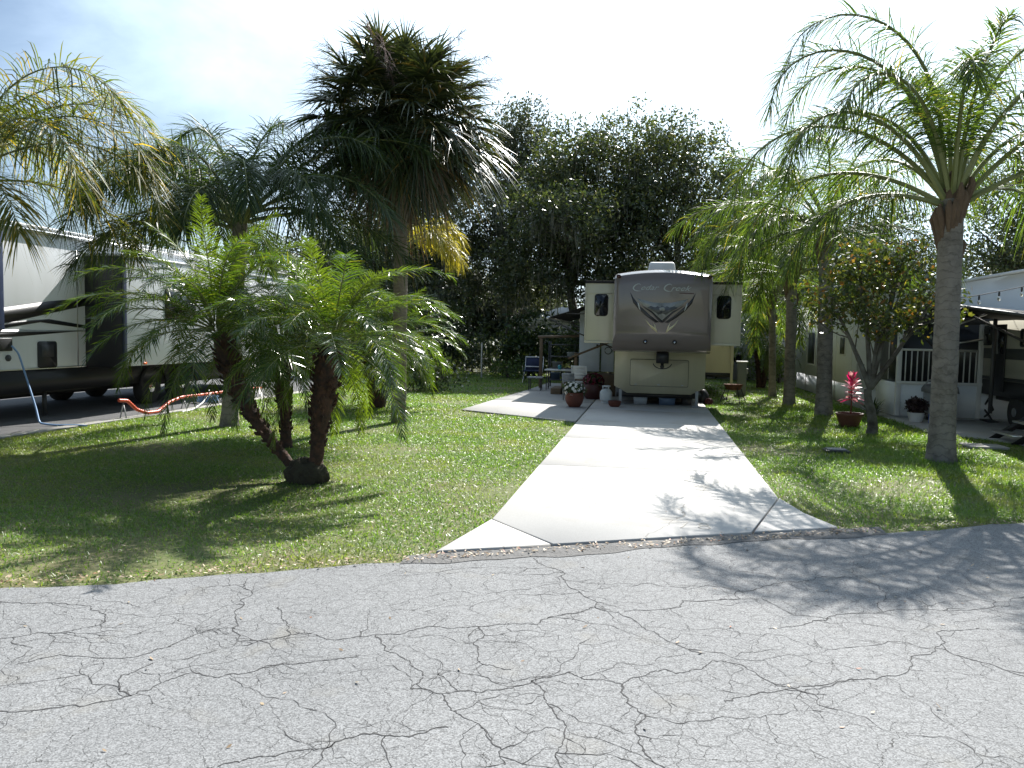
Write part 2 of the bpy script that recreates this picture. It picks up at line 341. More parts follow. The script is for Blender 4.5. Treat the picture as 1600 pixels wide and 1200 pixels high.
M['propane'] = mat('propane_white_enamel', (0.62, 0.66, 0.68), 0.35, (0.52, 0.55, 0.56), scale=6)
M['hose'] = mat('orange_sewer_hose', (0.62, 0.10, 0.045), 0.35, (0.52, 0.07, 0.03), scale=5)
M['bluehose'] = mat('blue_hose', (0.22, 0.36, 0.58), 0.4)
M['bluewhite'] = mat('pale_blue_door', (0.56, 0.62, 0.70), 0.4)
M['siding'] = banded('white_lap_siding', (0.76, 0.785, 0.81), (0.70, 0.725, 0.75), 1.25, 'Z', 0.55, 0.55, 0.0, 0.03)
M['skirting'] = mat('pale_skirting', (0.70, 0.72, 0.745), 0.6, bump=0.1)
M['greysiding'] = banded('grey_siding', (0.36, 0.36, 0.37), (0.30, 0.30, 0.31), 1.25, 'Z', 0.6, 0.5, 0.0, 0.03)
M['campersiding'] = banded('beige_ribbed_metal', (0.60, 0.58, 0.48), (0.55, 0.53, 0.44), 2.6, 'Z', 0.45, 0.4, 0.0, 0.02)
M['roofing'] = mat('white_metal_roof', (0.68, 0.68, 0.67), 0.5, (0.58, 0.58, 0.57), scale=2)
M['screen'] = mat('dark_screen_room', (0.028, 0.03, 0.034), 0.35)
M['curtain'] = mat('tan_curtain', (0.30, 0.25, 0.18), 0.8)
M['trunk_queen'] = banded('grey_ringed_palm_bark', (0.29, 0.265, 0.235), (0.18, 0.162, 0.145), 2.9, 'Z', 0.9, 0.6, 9.0, 0.025, (0.10, 0.09, 0.078))
M['trunk_sabal'] = banded('fibrous_palm_bark', (0.26, 0.225, 0.185), (0.17, 0.145, 0.12), 5, 'Z', 0.95, 0.8, 6.0, 0.03, (0.11, 0.09, 0.075))
M['trunk_pygmy'] = mat('shaggy_brown_palm_bark', (0.095, 0.046, 0.028), 0.95, (0.028, 0.02, 0.016), scale=14, amt=0.4, bump=0.9, bscale=30)
M['boots'] = mat('old_leaf_bases', (0.17, 0.115, 0.075), 0.9, (0.10, 0.065, 0.042), scale=6, amt=0.6, bump=0.6)
M['lichenbark'] = mat('lichened_bark', (0.05, 0.04, 0.033), 0.95, (0.16, 0.155, 0.135), scale=6, amt=0.35, bump=0.8, bscale=25)
M['oakbark'] = mat('oak_bark', (0.10, 0.088, 0.075), 0.95, (0.055, 0.048, 0.04), scale=4, amt=0.6, bump=0.9, bscale=14, stretch=(1, 1, 0.3))
M['rachis'] = mat('palm_stalk', (0.20, 0.22, 0.085), 0.5, (0.15, 0.17, 0.06), scale=5)
M['frond_queen'] = leafmat('queen_palm_leaflet', [(0.0, (0.035, 0.072, 0.02)), (0.6, (0.06, 0.105, 0.026)), (0.93, (0.09, 0.14, 0.03)), (1.0, (0.24, 0.20, 0.05))], 0.46, 0.5, spec=0.32)
M['frond_dark'] = leafmat('dark_queen_palm_leaflet', [(0.0, (0.024, 0.05, 0.024)), (0.7, (0.04, 0.072, 0.026)), (1.0, (0.07, 0.10, 0.03))], 0.46, 0.36, spec=0.3)
M['frond_yellow'] = leafmat('yellowing_palm_leaflet', [(0.0, (0.045, 0.075, 0.02)), (0.6, (0.085, 0.11, 0.025)), (0.86, (0.19, 0.17, 0.035)), (1.0, (0.38, 0.26, 0.04))], 0.48, 0.5, spec=0.3, tcol=(2.0, 1.9, 0.6))
M['frond_gold'] = leafmat('golden_palm_leaflet', [(0.0, (0.20, 0.20, 0.03)), (0.6, (0.38, 0.34, 0.04)), (1.0, (0.48, 0.38, 0.05))], 0.42, 0.45, tcol=(1.5, 1.45, 0.7))
M['frond_pygmy'] = leafmat('glossy_date_palm_leaflet', [(0.0, (0.03, 0.066, 0.014)), (0.6, (0.052, 0.095, 0.018)), (0.9, (0.085, 0.13, 0.024)), (1.0, (0.14, 0.14, 0.03))], 0.2, 0.42, spec=0.8, tcol=(2.3, 2.2, 0.5))
M['frond_pygmy_new'] = leafmat('young_date_palm_leaflet', [(0.0, (0.065, 0.10, 0.016)), (1.0, (0.10, 0.14, 0.024))], 0.33, 0.48, tcol=(1.6, 1.65, 0.5))
M['fan'] = leafmat('cabbage_palm_leaf', [(0.0, (0.028, 0.043, 0.02)), (0.7, (0.048, 0.066, 0.026)), (0.92, (0.075, 0.085, 0.03)), (1.0, (0.20, 0.14, 0.04))], 0.40, 0.2, spec=0.42, tcol=(1.6, 1.5, 0.7))
M['fandead'] = leafmat('dead_cabbage_palm_leaf', [(0.0, (0.13, 0.095, 0.065)), (0.6, (0.20, 0.155, 0.11)), (0.85, (0.28, 0.24, 0.19)), (1.0, (0.32, 0.19, 0.06))], 0.7, 0.2, tcol=(1.2, 1.0, 0.7))
M['flower_stalk'] = mat('dry_flower_stalk', (0.19, 0.13, 0.12), 0.9)
M['oakleaf'] = leafmat('live_oak_leaf', [(0.0, (0.028, 0.043, 0.017)), (0.6, (0.054, 0.074, 0.028)), (0.93, (0.095, 0.112, 0.048)), (1.0, (0.17, 0.15, 0.07))], 0.33, 0.32, spec=0.65, tcol=(1.7, 1.7, 0.8))
M['oakleaf_pale'] = leafmat('pale_oak_leaf', [(0.0, (0.036, 0.05, 0.028)), (0.6, (0.06, 0.076, 0.04)), (1.0, (0.10, 0.11, 0.06))], 0.5, 0.25, spec=0.4, tcol=(1.5, 1.5, 1.0))
M['shrubleaf'] = leafmat('shrub_leaf', [(0.0, (0.022, 0.042, 0.015)), (0.7, (0.042, 0.07, 0.022)), (1.0, (0.075, 0.11, 0.03))], 0.35, 0.28, spec=0.6)
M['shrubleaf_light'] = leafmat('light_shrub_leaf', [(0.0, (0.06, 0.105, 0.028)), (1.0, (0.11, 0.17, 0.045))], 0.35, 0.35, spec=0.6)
M['citrusleaf'] = leafmat('small_tree_leaf', [(0.0, (0.035, 0.058, 0.018)), (0.55, (0.06, 0.088, 0.024)), (0.9, (0.12, 0.13, 0.035)), (1.0, (0.24, 0.11, 0.04))], 0.35, 0.34, spec=0.55)
M['moss'] = leafmat('spanish_moss', [(0.0, (0.11, 0.115, 0.09)), (1.0, (0.19, 0.19, 0.155))], 0.9, 0.25, spec=0.1, tcol=(1, 1, 1))
M['pinkleaf'] = leafmat('pink_ti_leaf', [(0.0, (0.30, 0.008, 0.06)), (0.4, (0.52, 0.02, 0.15)), (0.75, (0.62, 0.10, 0.22)), (1.0, (0.68, 0.45, 0.42))], 0.4, 0.45, tcol=(1.3, 1.0, 1.0))
M['petal_white'] = leafmat('white_petal', [(0.0, (0.72, 0.72, 0.68)), (1.0, (0.80, 0.80, 0.76))], 0.5, 0.3, tcol=(1, 1, 1))
M['petal_red'] = leafmat('red_petal', [(0.0, (0.08, 0.004, 0.012)), (1.0, (0.16, 0.006, 0.03))], 0.5, 0.3, tcol=(1.3, 1, 1))
M['bottle'] = mat('blue_water_bottle', (0.10, 0.20, 0.62), 0.15, trans=0.4)
M['clearbulb'] = mat('clear_bulb_glass', (0.55, 0.55, 0.52), 0.1, trans=0.6)
M['redbag'] = mat('red_fabric', (0.10, 0.02, 0.022), 0.7)
M['rust'] = mat('rusty_iron', (0.22, 0.085, 0.035), 0.8, (0.12, 0.045, 0.02), scale=14, bump=0.3)

# ------------------------------------------------------------------ ground, road, driveway, patio
def edge_v(u): return 4.22 + 0.499 * (np.asarray(u, float) + 4.09)      # where the lawn meets the road
def wob(u): u = np.asarray(u, float); return 0.035 * np.sin(u * 2.3) + 0.022 * np.sin(u * 6.1 + 1) + 0.012 * np.sin(u * 15.7 + 2)

g = MB(); g.add([(-500, -500, 0), (500, -500, 0), (500, 500, 0), (-500, 500, 0)], [(0, 1, 2, 3)])
struct('ground', g, M['soil'])
us = np.linspace(-60, 60, 601)
rd = MB(); ed = edge_v(us) - 0.10 + wob(us)
V = np.concatenate([np.stack([us, ed, np.full_like(us, 0.012)], 1), np.stack([us, ed - 16, np.full_like(us, 0.012)], 1)])
k = np.arange(600); rd.arr(V, np.stack([k + 601, k + 602, k + 1, k], 1))
struct('road', rd, M['asphalt'])

# cracks: the long ones first, then finer ones that start on them and stop where they meet another
crk_rng = np.random.default_rng(5); crk = MB(); occ = {}
CELL = 0.022
def rough(p, lv, amp):
    p = np.asarray(p, float)
    for k in range(lv):
        m_ = (p[:-1] + p[1:]) / 2; d = p[1:] - p[:-1]; nn_ = np.stack([-d[:, 1], d[:, 0]], 1)
        m_ = m_ + nn_ * crk_rng.normal(0, amp, (len(m_), 1)); o = np.empty((len(p) + len(m_), 2)); o[0::2] = p; o[1::2] = m_; p = o
    return p
def lay(p, w0, w1):
    n = len(p)
    if n < 3: return
    d = nrm(np.gradient(p, axis=0)); nn_ = np.stack([-d[:, 1], d[:, 0]], 1); ww = np.linspace(w0, w1, n) * np.exp(crk_rng.normal(0, 0.38, n)) / 2
    z = np.full(n, 0.0135); V_ = np.concatenate([np.c_[p - nn_ * ww[:, None], z], np.c_[p + nn_ * ww[:, None], z]]); kk = np.arange(n - 1)
    crk.arr(V_, np.stack([kk, kk + 1, kk + n + 1, kk + n], 1))
def mark(p, idn):
    for a, b in zip(p[:-1], p[1:]):
        for f in np.linspace(0, 1, max(2, int(np.linalg.norm(b - a) / CELL * 1.5))): occ[(int((a[0] + (b[0] - a[0]) * f) // CELL), int((a[1] + (b[1] - a[1]) * f) // CELL))] = idn
MAIN = [[(-0.82, 5.66), (-0.56, 5.37), (-0.53, 5.19), (-0.29, 4.82), (-0.29, 4.72), (-0.04, 4.54), (0.18, 4.25), (0.34, 4.14)], [(-0.29, 4.72), (-0.35, 4.63), (-0.54, 4.49), (-0.75, 4.32), (-0.93, 4.24), (-1.2, 4.18), (-1.46, 3.99), (-1.64, 3.87), (-1.74, 3.89), (-1.91, 3.88), (-1.96, 3.82), (-2.14, 3.73)], [(-1.44, 3.69), (-1.66, 3.57), (-1.79, 3.52), (-1.88, 3.41), (-2.01, 3.31), (-2.23, 3.22), (-2.29, 3.06), (-2.41, 2.95), (-2.7, 2.81), (-2.86, 2.73)], [(-0.8, 3.1), (-0.97, 2.99), (-1.22, 2.89), (-1.23, 2.84), (-1.37, 2.78), (-1.47, 2.72), (-1.59, 2.62)], [(-1.07, 3.41), (-0.91, 3.39), (-0.74, 3.44), (-0.6, 3.52), (-0.52, 3.62), (-0.37, 3.73), (-0.35, 3.76), (-0.27, 3.69), (-0.08, 3.68), (-0.03, 3.77), (0.13, 3.9), (0.18, 3.86), (0.31, 3.94), (0.42, 4.07), (0.52, 4.04), (0.66, 3.83), (0.88, 3.78)], [(-0.11, 4.69), (0.16, 4.8), (0.24, 4.84), (0.25, 4.97), (0.48, 5.03), (0.63, 5.1), (0.65, 5.25), (0.49, 5.31), (0.24, 5.23), (-0.11, 5.17)], [(0.65, 5.25), (0.99, 5.54), (1.47, 5.75)], [(0.48, 5.03), (0.77, 5.13), (0.92, 4.86), (1.14, 4.85)], [(-3.5, 3.4), (-3.38, 3.48), (-3.21, 3.6), (-3.1, 3.67), (-3.02, 3.75), (-3.08, 3.91), (-3.26, 4.01), (-3.61, 3.99), (-4.04, 3.97)], [(-2.14, 3.73), (-2.46, 4.31), (-2.46, 4.46), (-2.63, 4.71)], [(-2.18, 4.27), (-2.08, 4.1), (-1.98, 3.99), (-1.91, 3.88)], [(-3.05, 3.23), (-2.98, 3.32), (-2.5, 3.5), (-2.46, 3.58), (-2.4, 3.79), (-2.25, 3.89)], [(-0.08, 3.68), (-0.05, 3.54), (0.03, 3.4), (0.01, 3.18), (0.11, 2.98)], [(-0.52, 3.62), (-0.44, 3.52), (-0.39, 3.37), (-0.31, 3.16), (-0.32, 2.96)], [(0.73, 4.6), (1.1, 4.82), (1.49, 5.05), (1.9, 5.17), (2.53, 5.6)], [(1.66, 4.58), (1.8, 4.36), (2.01, 4.14)], [(0.39, 3.61), (0.64, 3.76), (0.93, 3.89), (1.37, 4.18), (1.66, 4.58), (1.71, 4.78), (1.98, 4.9)], [(-0.91, 3.39), (-0.78, 3.22), (-0.63, 3.09), (-0.51, 2.87)], [(-1.46, 3.99), (-1.34, 3.8), (-1.17, 3.71), (-1.05, 3.55), (-1.07, 3.41)], [(-2.29, 3.06), (-2.47, 3.23), (-2.41, 3.39)], [(-0.93, 4.24), (-0.9, 3.99), (-0.81, 3.76), (-0.64, 3.72)]]
lines = []
for i, p in enumerate(MAIN):
    q = rough(p, 4, 0.10); lay(q, 0.006, 0.0045); mark(q, i); lines.append((q, 1))
idn = 1000; todo = [l for l in lines]
rd_dir = math.atan(0.499)
for order, count, wdt, step, mx in ((2, 75, 0.0038, 0.035, 60), (3, 230, 0.0026, 0.028, 34), (4, 330, 0.0017, 0.022, 24)):
    new = []; wts = np.array([np.linalg.norm(np.diff(l[0], axis=0), axis=1).sum() for l in todo]); wts /= wts.sum()
    for _ in range(count):
        q, o = todo[crk_rng.choice(len(todo), p=wts)]; k = crk_rng.integers(1, len(q) - 1); p0 = q[k]
        base = math.atan2(*(q[min(k + 1, len(q) - 1)] - q[k - 1])[::-1]); h = base + crk_rng.choice([-1, 1]) * crk_rng.uniform(0.7, 1.6)
        if order == 2 and crk_rng.random() < 0.5: h = rd_dir - 0.25 + crk_rng.normal(0, 0.3) + (PI if crk_rng.random() < .5 else 0)
        idn += 1; pts = [p0]; h0 = h
        for j in range(int(mx * crk_rng.uniform(0.4, 1.2))):
            h = 0.72 * h + 0.28 * h0 + crk_rng.normal(0, 0.40); nx = pts[-1] + step * np.array([math.cos(h), math.sin(h)])
            if nx[1] > edge_v(nx[0]) - 0.12 or nx[1] < edge_v(nx[0]) - 6: break
            c_ = (int(nx[0] // CELL), int(nx[1] // CELL)); pts.append(nx)
            if j > 3 and any(occ.get((c_[0] + a_, c_[1] + b_), idn) != idn for a_ in (-1, 0, 1) for b_ in (-1, 0, 1)): break
        pts = np.array(pts)
        if len(pts) > 4: lay(pts, wdt, wdt * 0.45); mark(pts[3:], idn); new.append((pts, order))
    todo = todo + new
struct('road_cracks', crk, mat('crack_filler', (0.045, 0.044, 0.044), 0.95))  # thin dark strips as the crack filling, one even tone
us2 = np.linspace(-1.75, 2.1, 120); lp = MB()
a0 = edge_v(us2) - 0.15 + wob(us2) * 1.2; a1 = edge_v(us2) + 0.10 + 0.008 * np.sin(us2 * 30)
V = np.concatenate([np.stack([us2, a0, np.full_like(us2, 0.016)], 1), np.stack([us2, (a0 + a1) / 2, 0.022 + 0.005 * rng.standard_normal(120)], 1), np.stack([us2, a1, np.full_like(us2, 0.018)], 1)])
k = np.arange(119); lp.arr(V, np.concatenate([np.stack([k, k + 1, k + 121, k + 120], 1), np.stack([k + 120, k + 121, k + 241, k + 240], 1)]))
struct('road_edge', lp, M['lip'])

DZ = 0.035
def fe(u): return float(edge_v(u)) + 0.11                                # front edge of the driveway
def slab(mb, pts, inset=0.010, z=DZ):
    pts = np.asarray(pts, float); n = len(pts); out = []
    for i in range(n):
        p, a, b = pts[i], pts[i - 1], pts[(i + 1) % n]
        d1, d2 = nrm(p - a), nrm(b - p); n1, n2 = np.array([-d1[1], d1[0]]), np.array([-d2[1], d2[0]])
        h = n1 + n2; out.append(p + h * inset / max(0.3, (1 + n1 @ n2)))
    bm = bmesh.new(); vs = [bm.verts.new((x, y, z)) for x, y in out]; f = bm.faces.new(vs)
    r = bmesh.ops.extrude_face_region(bm, geom=[f]); 
    for v in r['geom']:
        if isinstance(v, bmesh.types.BMVert): v.co.z = -0.03
    bmesh.ops.recalc_face_normals(bm, faces=bm.faces)
    top = [e for e in bm.edges if all(abs(v.co.z - z) < 1e-4 for v in e.verts)]
    bmesh.ops.bevel(bm, geom=top, offset=0.006, segments=1, affect='EDGES')
    mb.from_bm(bm)
dr = MB()
L0, R0 = -1.37, 1.39
slab(dr, [(-1.58, fe(-1.58)), (-0.72, fe(-0.72)), (L0, 6.72)])
slab(dr, [(L0, 6.72), (-0.72, fe(-0.72)), (0.92, fe(0.92)), (R0, 8.42), (R0, 9.85), (L0, 9.72)])
slab(dr, [(0.92, fe(0.92)), (1.72, fe(1.72)), (1.53, 7.72), (R0, 8.42)])
cuts = [9.8, 12.45, 15.0, 17.6, 20.4, 23.6, 26.8, 30.0]
for i in range(len(cuts) - 1):
    a, b = cuts[i], cuts[i + 1]
    sl, sr = (9.72, 9.85) if i == 0 else (a, a)
    slab(dr, [(L0, sl), (R0, sr), (R0, b), (L0, b)])
struct('driveway', dr, M['drive'])
bs = MB(); bs.add([(-1.55, 5.95, 0.008), (-0.7, fe(-0.7) + 0.01, 0.008), (1.0, fe(1.0) + 0.01, 0.008), (1.6, 7.4, 0.008), (1.36, 8.5, 0.008), (1.36, 29.9, 0.008), (-1.35, 29.9, 0.008), (-1.35, 6.8, 0.008)], [tuple(range(8))])
struct('driveway_base', bs, M['joint'])
pt = MB()
slab(pt, [(-4.05, 16.32), (-1.385, 14.85), (-1.385, 19.0), (-3.9, 19.0)]); slab(pt, [(-3.9, 19.0), (-1.385, 19.0), (-1.385, 22.5), (-3.65, 22.5)]); slab(pt, [(-3.65, 22.5), (-1.385, 22.5), (-1.385, 26.5), (-3.5, 26.5)])
struct('patio', pt, M['patio'])
pd = MB(); slab(pd, [(-16, 5.5), (-9.6, 9.7), (-9.45, 16), (-9.45, 26), (-16, 26)], z=0.02)
struct('neighbour_driveway', pd, mat('dark_grey_pad', (0.11, 0.11, 0.112), 0.95, (0.075, 0.075, 0.077), scale=4, bump=0.6, bscale=60))  # pad in dark grey with slight mottling and fine bumps
ke = MB(); slab(ke, [(-9.6, 9.7), (-9.36, 9.75), (-9.2, 16), (-9.2, 26), (-9.45, 26), (-9.45, 16)], z=0.03)
struct('concrete_strip', ke, M['patio'])
pr = MB(); slab(pr, [(5.2, 15.5), (6.0, 14.7), (7.0, 12.5), (12, 12.5), (12, 21), (5.2, 20.5)], z=0.02)
struct('carport_slab', pr, M['patio'])
# number drawn into the concrete near the road
def text_mesh(txt, size, shear=0.0, spacing=1.0):
    cu = bpy.data.curves.new('tmp', 'FONT'); cu.body = txt; cu.size = size; cu.shear = shear; cu.space_character = spacing; cu.resolution_u = 3
    ob = bpy.data.objects.new('tmp', cu); C.collection.objects.link(ob)
    dg = bpy.context.evaluated_depsgraph_get(); me = bpy.data.meshes.new_from_object(ob.evaluated_get(dg))
    vs = [v.co[:] for v in me.vertices]; fs = [list(p.vertices) for p in me.polygons]
    bpy.data.objects.remove(ob); bpy.data.meshes.remove(me)
    return np.array(vs), fs
def strokes(mb, lines, wd, z):
    for ln in lines:
        p = np.asarray(ln, float); d = nrm(np.gradient(p, axis=0)); nn = np.stack([-d[:, 1], d[:, 0]], 1) * wd / 2
        n = len(p); Vv = np.concatenate([np.c_[p - nn, np.full(n, z)], np.c_[p + nn, np.full(n, z)]]); kk = np.arange(n - 1)
        mb.arr(Vv, np.stack([kk, kk + 1, kk + n + 1, kk + n], 1))
nb = MB(); cx, cy = 0.28, 6.86
aa = np.linspace(0, 2 * PI, 13)
strokes(nb, [[(cx, cy + .17), (cx + .10, cy + .17), (cx + .05, cy), (cx + .03, cy - .05)], np.c_[cx + .24 + .04 * np.cos(aa), cy + .12 + .045 * np.sin(aa)], np.c_[cx + .24 + .05 * np.cos(aa), cy + .02 + .055 * np.sin(aa)]], 0.012, DZ + 0.004)
tag(nb.build('plot_number', mat('worn_number', (0.37, 0.35, 0.31), 0.9)), 'faint number 78 scratched into the pale driveway concrete near the road', 'number')

# ------------------------------------------------------------------ lawn, leaf litter
def inside(poly, x, y):
    poly = np.asarray(poly); r = np.zeros(len(x), bool); j = len(poly) - 1
    for i in range(len(poly)):
        xi, yi, xj, yj = *poly[i], *poly[j]
        c = ((yi > y) != (yj > y)) & (x < (xj - xi) * (y - yi) / (yj - yi + 1e-12) + xi); r ^= c; j = i
    return r
HARD = [[(-1.58, fe(-1.58) - .3), (1.72, fe(1.72) - .3), (1.72, fe(1.72)), (1.53, 7.72), (1.375, 8.42), (1.375, 30), (-1.36, 30), (-1.36, 6.72), (-1.58, fe(-1.58))],
        [(-4.03, 16.34), (-1.3, 14.85), (-1.3, 26.5), (-3.5, 26.5)], [(-16, 5.6), (-9.62, 9.75), (-9.47, 16), (-9.47, 26), (-16, 26)],
        [(5.25, 15.5), (6.05, 14.75), (7.05, 12.55), (12, 12.5), (12, 21), (5.25, 20.5)], [(5.2, 18), (13, 18), (13, 30), (5.2, 30)]]
def lawn_points(n, x0, x1, y0, y1):
    x = rng.uniform(x0, x1, n); y = rng.uniform(y0, y1, n)
    ok = y > edge_v(x) - 0.05 + wob(x) + 0.05 * rng.standard_normal(n)
    for p in HARD: ok &= ~inside(p, x, y)
    cy_, sy_ = math.cos(YAW), math.sin(YAW); cx_ = x * cy_ + y * sy_; dz = -x * sy_ + y * cy_
    ok &= (dz > 2) & (abs(cx_) < dz * 0.70 + 3.0)
    return x[ok], y[ok]
gr = MB()
def grass(n, x0, x1, y0, y1, ln, wd, tall=None):
    x, y = lawn_points(n, x0, x1, y0, y1); n = len(x)
    # thin patches
    th = np.sin(x * 1.9 + 1.3 * np.sin(y * 1.1)) + np.sin(y * 2.3 + 1.7 * np.sin(x * 0.8)) + 0.8 * rng.standard_normal(n)
    kp = th > -1.3; x, y = x[kp], y[kp]; n = len(x)
    az = rng.uniform(0, 2 * PI, n); el = np.radians(rng.uniform(12, 72, n))
    D = np.stack([np.cos(az) * np.cos(el), np.sin(az) * np.cos(el), np.sin(el)], 1)
    az2 = az + PI / 2 + rng.normal(0, 0.5, n); W = np.stack([np.cos(az2), np.sin(az2), rng.normal(0, 0.35, n)], 1); W = nrm(W)
    l = ln * rng.uniform(0.55, 1.35, n)
    if tall is not None: l = l * tall(x, y)
    gr.strips(np.stack([x, y, np.full(n, -0.004)], 1), D, W, l, wd * rng.uniform(0.7, 1.3, n), rng.uniform(0.1, 0.6, n), prof=(0.9, 0.8, 0.1))
def tall_right(x, y):                                                    # shaggier round the palms on the right
    return 1 + 0.9 * np.exp(-((x - 4.0) / 1.3) ** 2) * (x > 1.5)
grass(600000, -9.4, 9.5, 2.5, 9.5, 0.05, 0.0072, tall_right)
grass(400000, -10, 9.5, 9.5, 14.5, 0.055, 0.0095, tall_right)
grass(260000, -12, 8, 14.5, 21, 0.06, 0.014, tall_right)
grass(150000, -16, 12, 21, 33, 0.07, 0.026)
struct('grass', gr, M['grass'], kind='stuff')
lt = MB()
def leaves_flat(x, y, ln, z):
    n = len(x); az = rng.uniform(0, 2 * PI, n); D = nrm(np.stack([np.cos(az), np.sin(az), rng.normal(0.05, 0.18, n)], 1)); W = nrm(np.stack([-np.sin(az), np.cos(az), rng.normal(0, 0.3, n)], 1))
    lt.strips(np.stack([x, y, np.full(n, z)], 1), D, W, ln * rng.uniform(0.6, 1.4, n), ln * 0.42 * rng.uniform(0.6, 1.2, n), -0.1, prof=(0.1, 0.9, 1.0, 0.1))
x = rng.uniform(-9, 8, 1500); leaves_flat(x, edge_v(x) - 0.02 + np.abs(rng.normal(0, 0.10, 1500)) - 0.06, 0.032, 0.026)
x = rng.uniform(-1.7, 2.0, 140); leaves_flat(x, edge_v(x) + rng.normal(0.0, 0.07, 140), 0.032, 0.030)
x, y = lawn_points(14000, -10, 8, 3.5, 16); leaves_flat(x[::9], y[::9], 0.03, 0.03)
x = rng.uniform(-9, 8, 260); y = edge_v(x) - rng.uniform(0.1, 5.5, 260); leaves_flat(x, y, 0.028, 0.016)
x = rng.uniform(-1.3, 1.3, 170); leaves_flat(x, rng.uniform(6.8, 17, 170), 0.022, DZ + 0.003)
struct('fallen_leaves', lt, M['litter'], kind='stuff')

# ------------------------------------------------------------------ plants: builders
def frond(lm, rm, base, az, el, Ln, curve, nl=64, ll=0.5, lw=0.03, ldroop=0.55, plume=0.5, pet=0.22, rad=0.022, fwd=(25, 62), twist=0.0, cexp=1.35):
    n = 22; s = np.linspace(0, 1, n); e = np.maximum(R(el) - R(curve) * s ** cexp, R(-86)); a = R(az) + twist * s ** 2
    T = np.stack([np.cos(a) * np.cos(e), np.sin(a) * np.cos(e), np.sin(e)], 1)
    P = np.asarray(base, float) + np.concatenate([[np.zeros(3)], np.cumsum((T[:-1] + T[1:]) * 0.5 * Ln / (n - 1), axis=0)])
    rm.tube(P, rad * (1 - 0.86 * s), 5)
    q = np.linspace(pet, 0.995, nl); q = np.clip(q + rng.normal(0, 0.004, nl), 0, 1)
    Pi = np.stack([np.interp(q, s, P[:, c]) for c in range(3)], 1); Ti = nrm(np.stack([np.interp(q, s, T[:, c]) for c in range(3)], 1))
    S = nrm(np.cross(Ti, [0, 0, 1.0]) + 1e-6); U = np.cross(S, Ti)
    f = (q - pet) / (1 - pet)
    for sg in (-1, 1):
        an = np.radians(fwd[0] + (fwd[1] - fwd[0]) * f + rng.normal(0, 5, nl)); lift = rng.normal(0.15, plume, nl)
        D = nrm(S * (sg * np.cos(an))[:, None] + Ti * np.sin(an)[:, None] + U * lift[:, None])
        W = nrm(np.cross(D, U + S * rng.normal(0, 0.5, nl)[:, None] + Ti * rng.normal(0, .3, nl)[:, None]))
        prof = np.minimum(1, 0.55 + 2.2 * f) * (1 - 0.62 * f ** 2.2)
        lm.strips(Pi, D, W, ll * prof * rng.uniform(0.85, 1.12, nl), lw * rng.uniform(0.8, 1.15, nl), ldroop * rng.uniform(0.5, 1.5, nl))
def stem_path(base, top, bend=0.0, n=26):
    b, t = np.array(base, float), np.array(top, float); s = np.linspace(0, 1, n)[:, None]
    return b + (t - b) * s + np.array([bend, 0, 0]) * np.sin(s * PI)
def ringed_radii(n, r0, r1, flare=0.35, step=3):
    s = np.linspace(0, 1, n); r = r1 + (r0 - r1) * (1 - s) ** 0.8 + flare * r0 * np.exp(-s * 16)
    return r * (1 + 0.012 * np.sin(np.arange(n) * 2 * PI / step))
def queen(label, base, heart, fronds, r=(0.19, 0.15), boots=True, lmat='frond_queen', shaft=0.9, group=None, nl=64, ll=0.52, lw=0.028, trunk_bend=0.0, name='queen_palm', stalk=0.026):
    t = thing(name, label, 'palm tree', (base[0], base[1], 0), group)
    hb = np.array(heart, float); n = 60
    pth = stem_path((base[0], base[1], -0.05), hb, trunk_bend, n)
    MB().tube(pth, ringed_radii(n, r[0], r[1]), 18, jitter=0.012).build('trunk', M['trunk_queen'], t, smooth=50)
    lm, rm = MB(), MB()
    for f in fronds:
        az, el, Ln, cv = f[:4]; off = np.array([math.cos(R(az)), math.sin(R(az)), 0]) * r[1] * 0.45
        frond(lm, rm, hb + off + np.array([0, 0, rng.uniform(-0.12, 0.12)]), az, el, Ln, cv, nl=nl, ll=ll, lw=lw, rad=stalk, twist=rng.normal(0, 0.22), cexp=f[4] if len(f) > 4 else 1.5)
    lm.build('crown', M[lmat], t); rm.build('frond_stalks', M['rachis'], t, smooth=60)
    if boots:
        bm_ = MB()
        for i in range(16):
            a = i * 2.4; zz = -shaft * (0.08 + 0.92 * ((i * 0.618) % 1)); rr = r[1] * 0.92
            p0 = hb + np.array([math.cos(a) * rr, math.sin(a) * rr, zz]); d = np.array([math.cos(a) * 0.22, math.sin(a) * 0.22, 1]); l = rng.uniform(0.28, 0.5)
            bm_.tube([p0 - np.array([0, 0, .12]), p0 + d * l * 0.4, p0 + d * l * 0.75 + np.array([math.cos(a), math.sin(a), 0]) * .03, p0 + d * l], [0.03, 0.058, 0.045, 0.018], 6)
        bm_.tube([hb + np.array([0, 0, -0.25]), hb + np.array([0, 0, 0.12]), hb + np.array([0, 0, 0.4])], [r[1] * 1.05, r[1] * 0.9, 0.05], 10)
        bm_.build('leaf_bases', M['boots'], t, smooth=50)
    return t
def auto_fronds(n, L, seed, el0=82, el1=-5, cv=(70, 115)):
    q = np.random.default_rng(seed)
    return [((i * 137.5 + q.uniform(-18, 18)) % 360, el0 + (el1 - el0) * (i / (n - 1)) ** 0.9, L * q.uniform(0.85, 1.1), q.uniform(*cv) * (0.75 + 0.25 * i / n)) for i in range(n)]

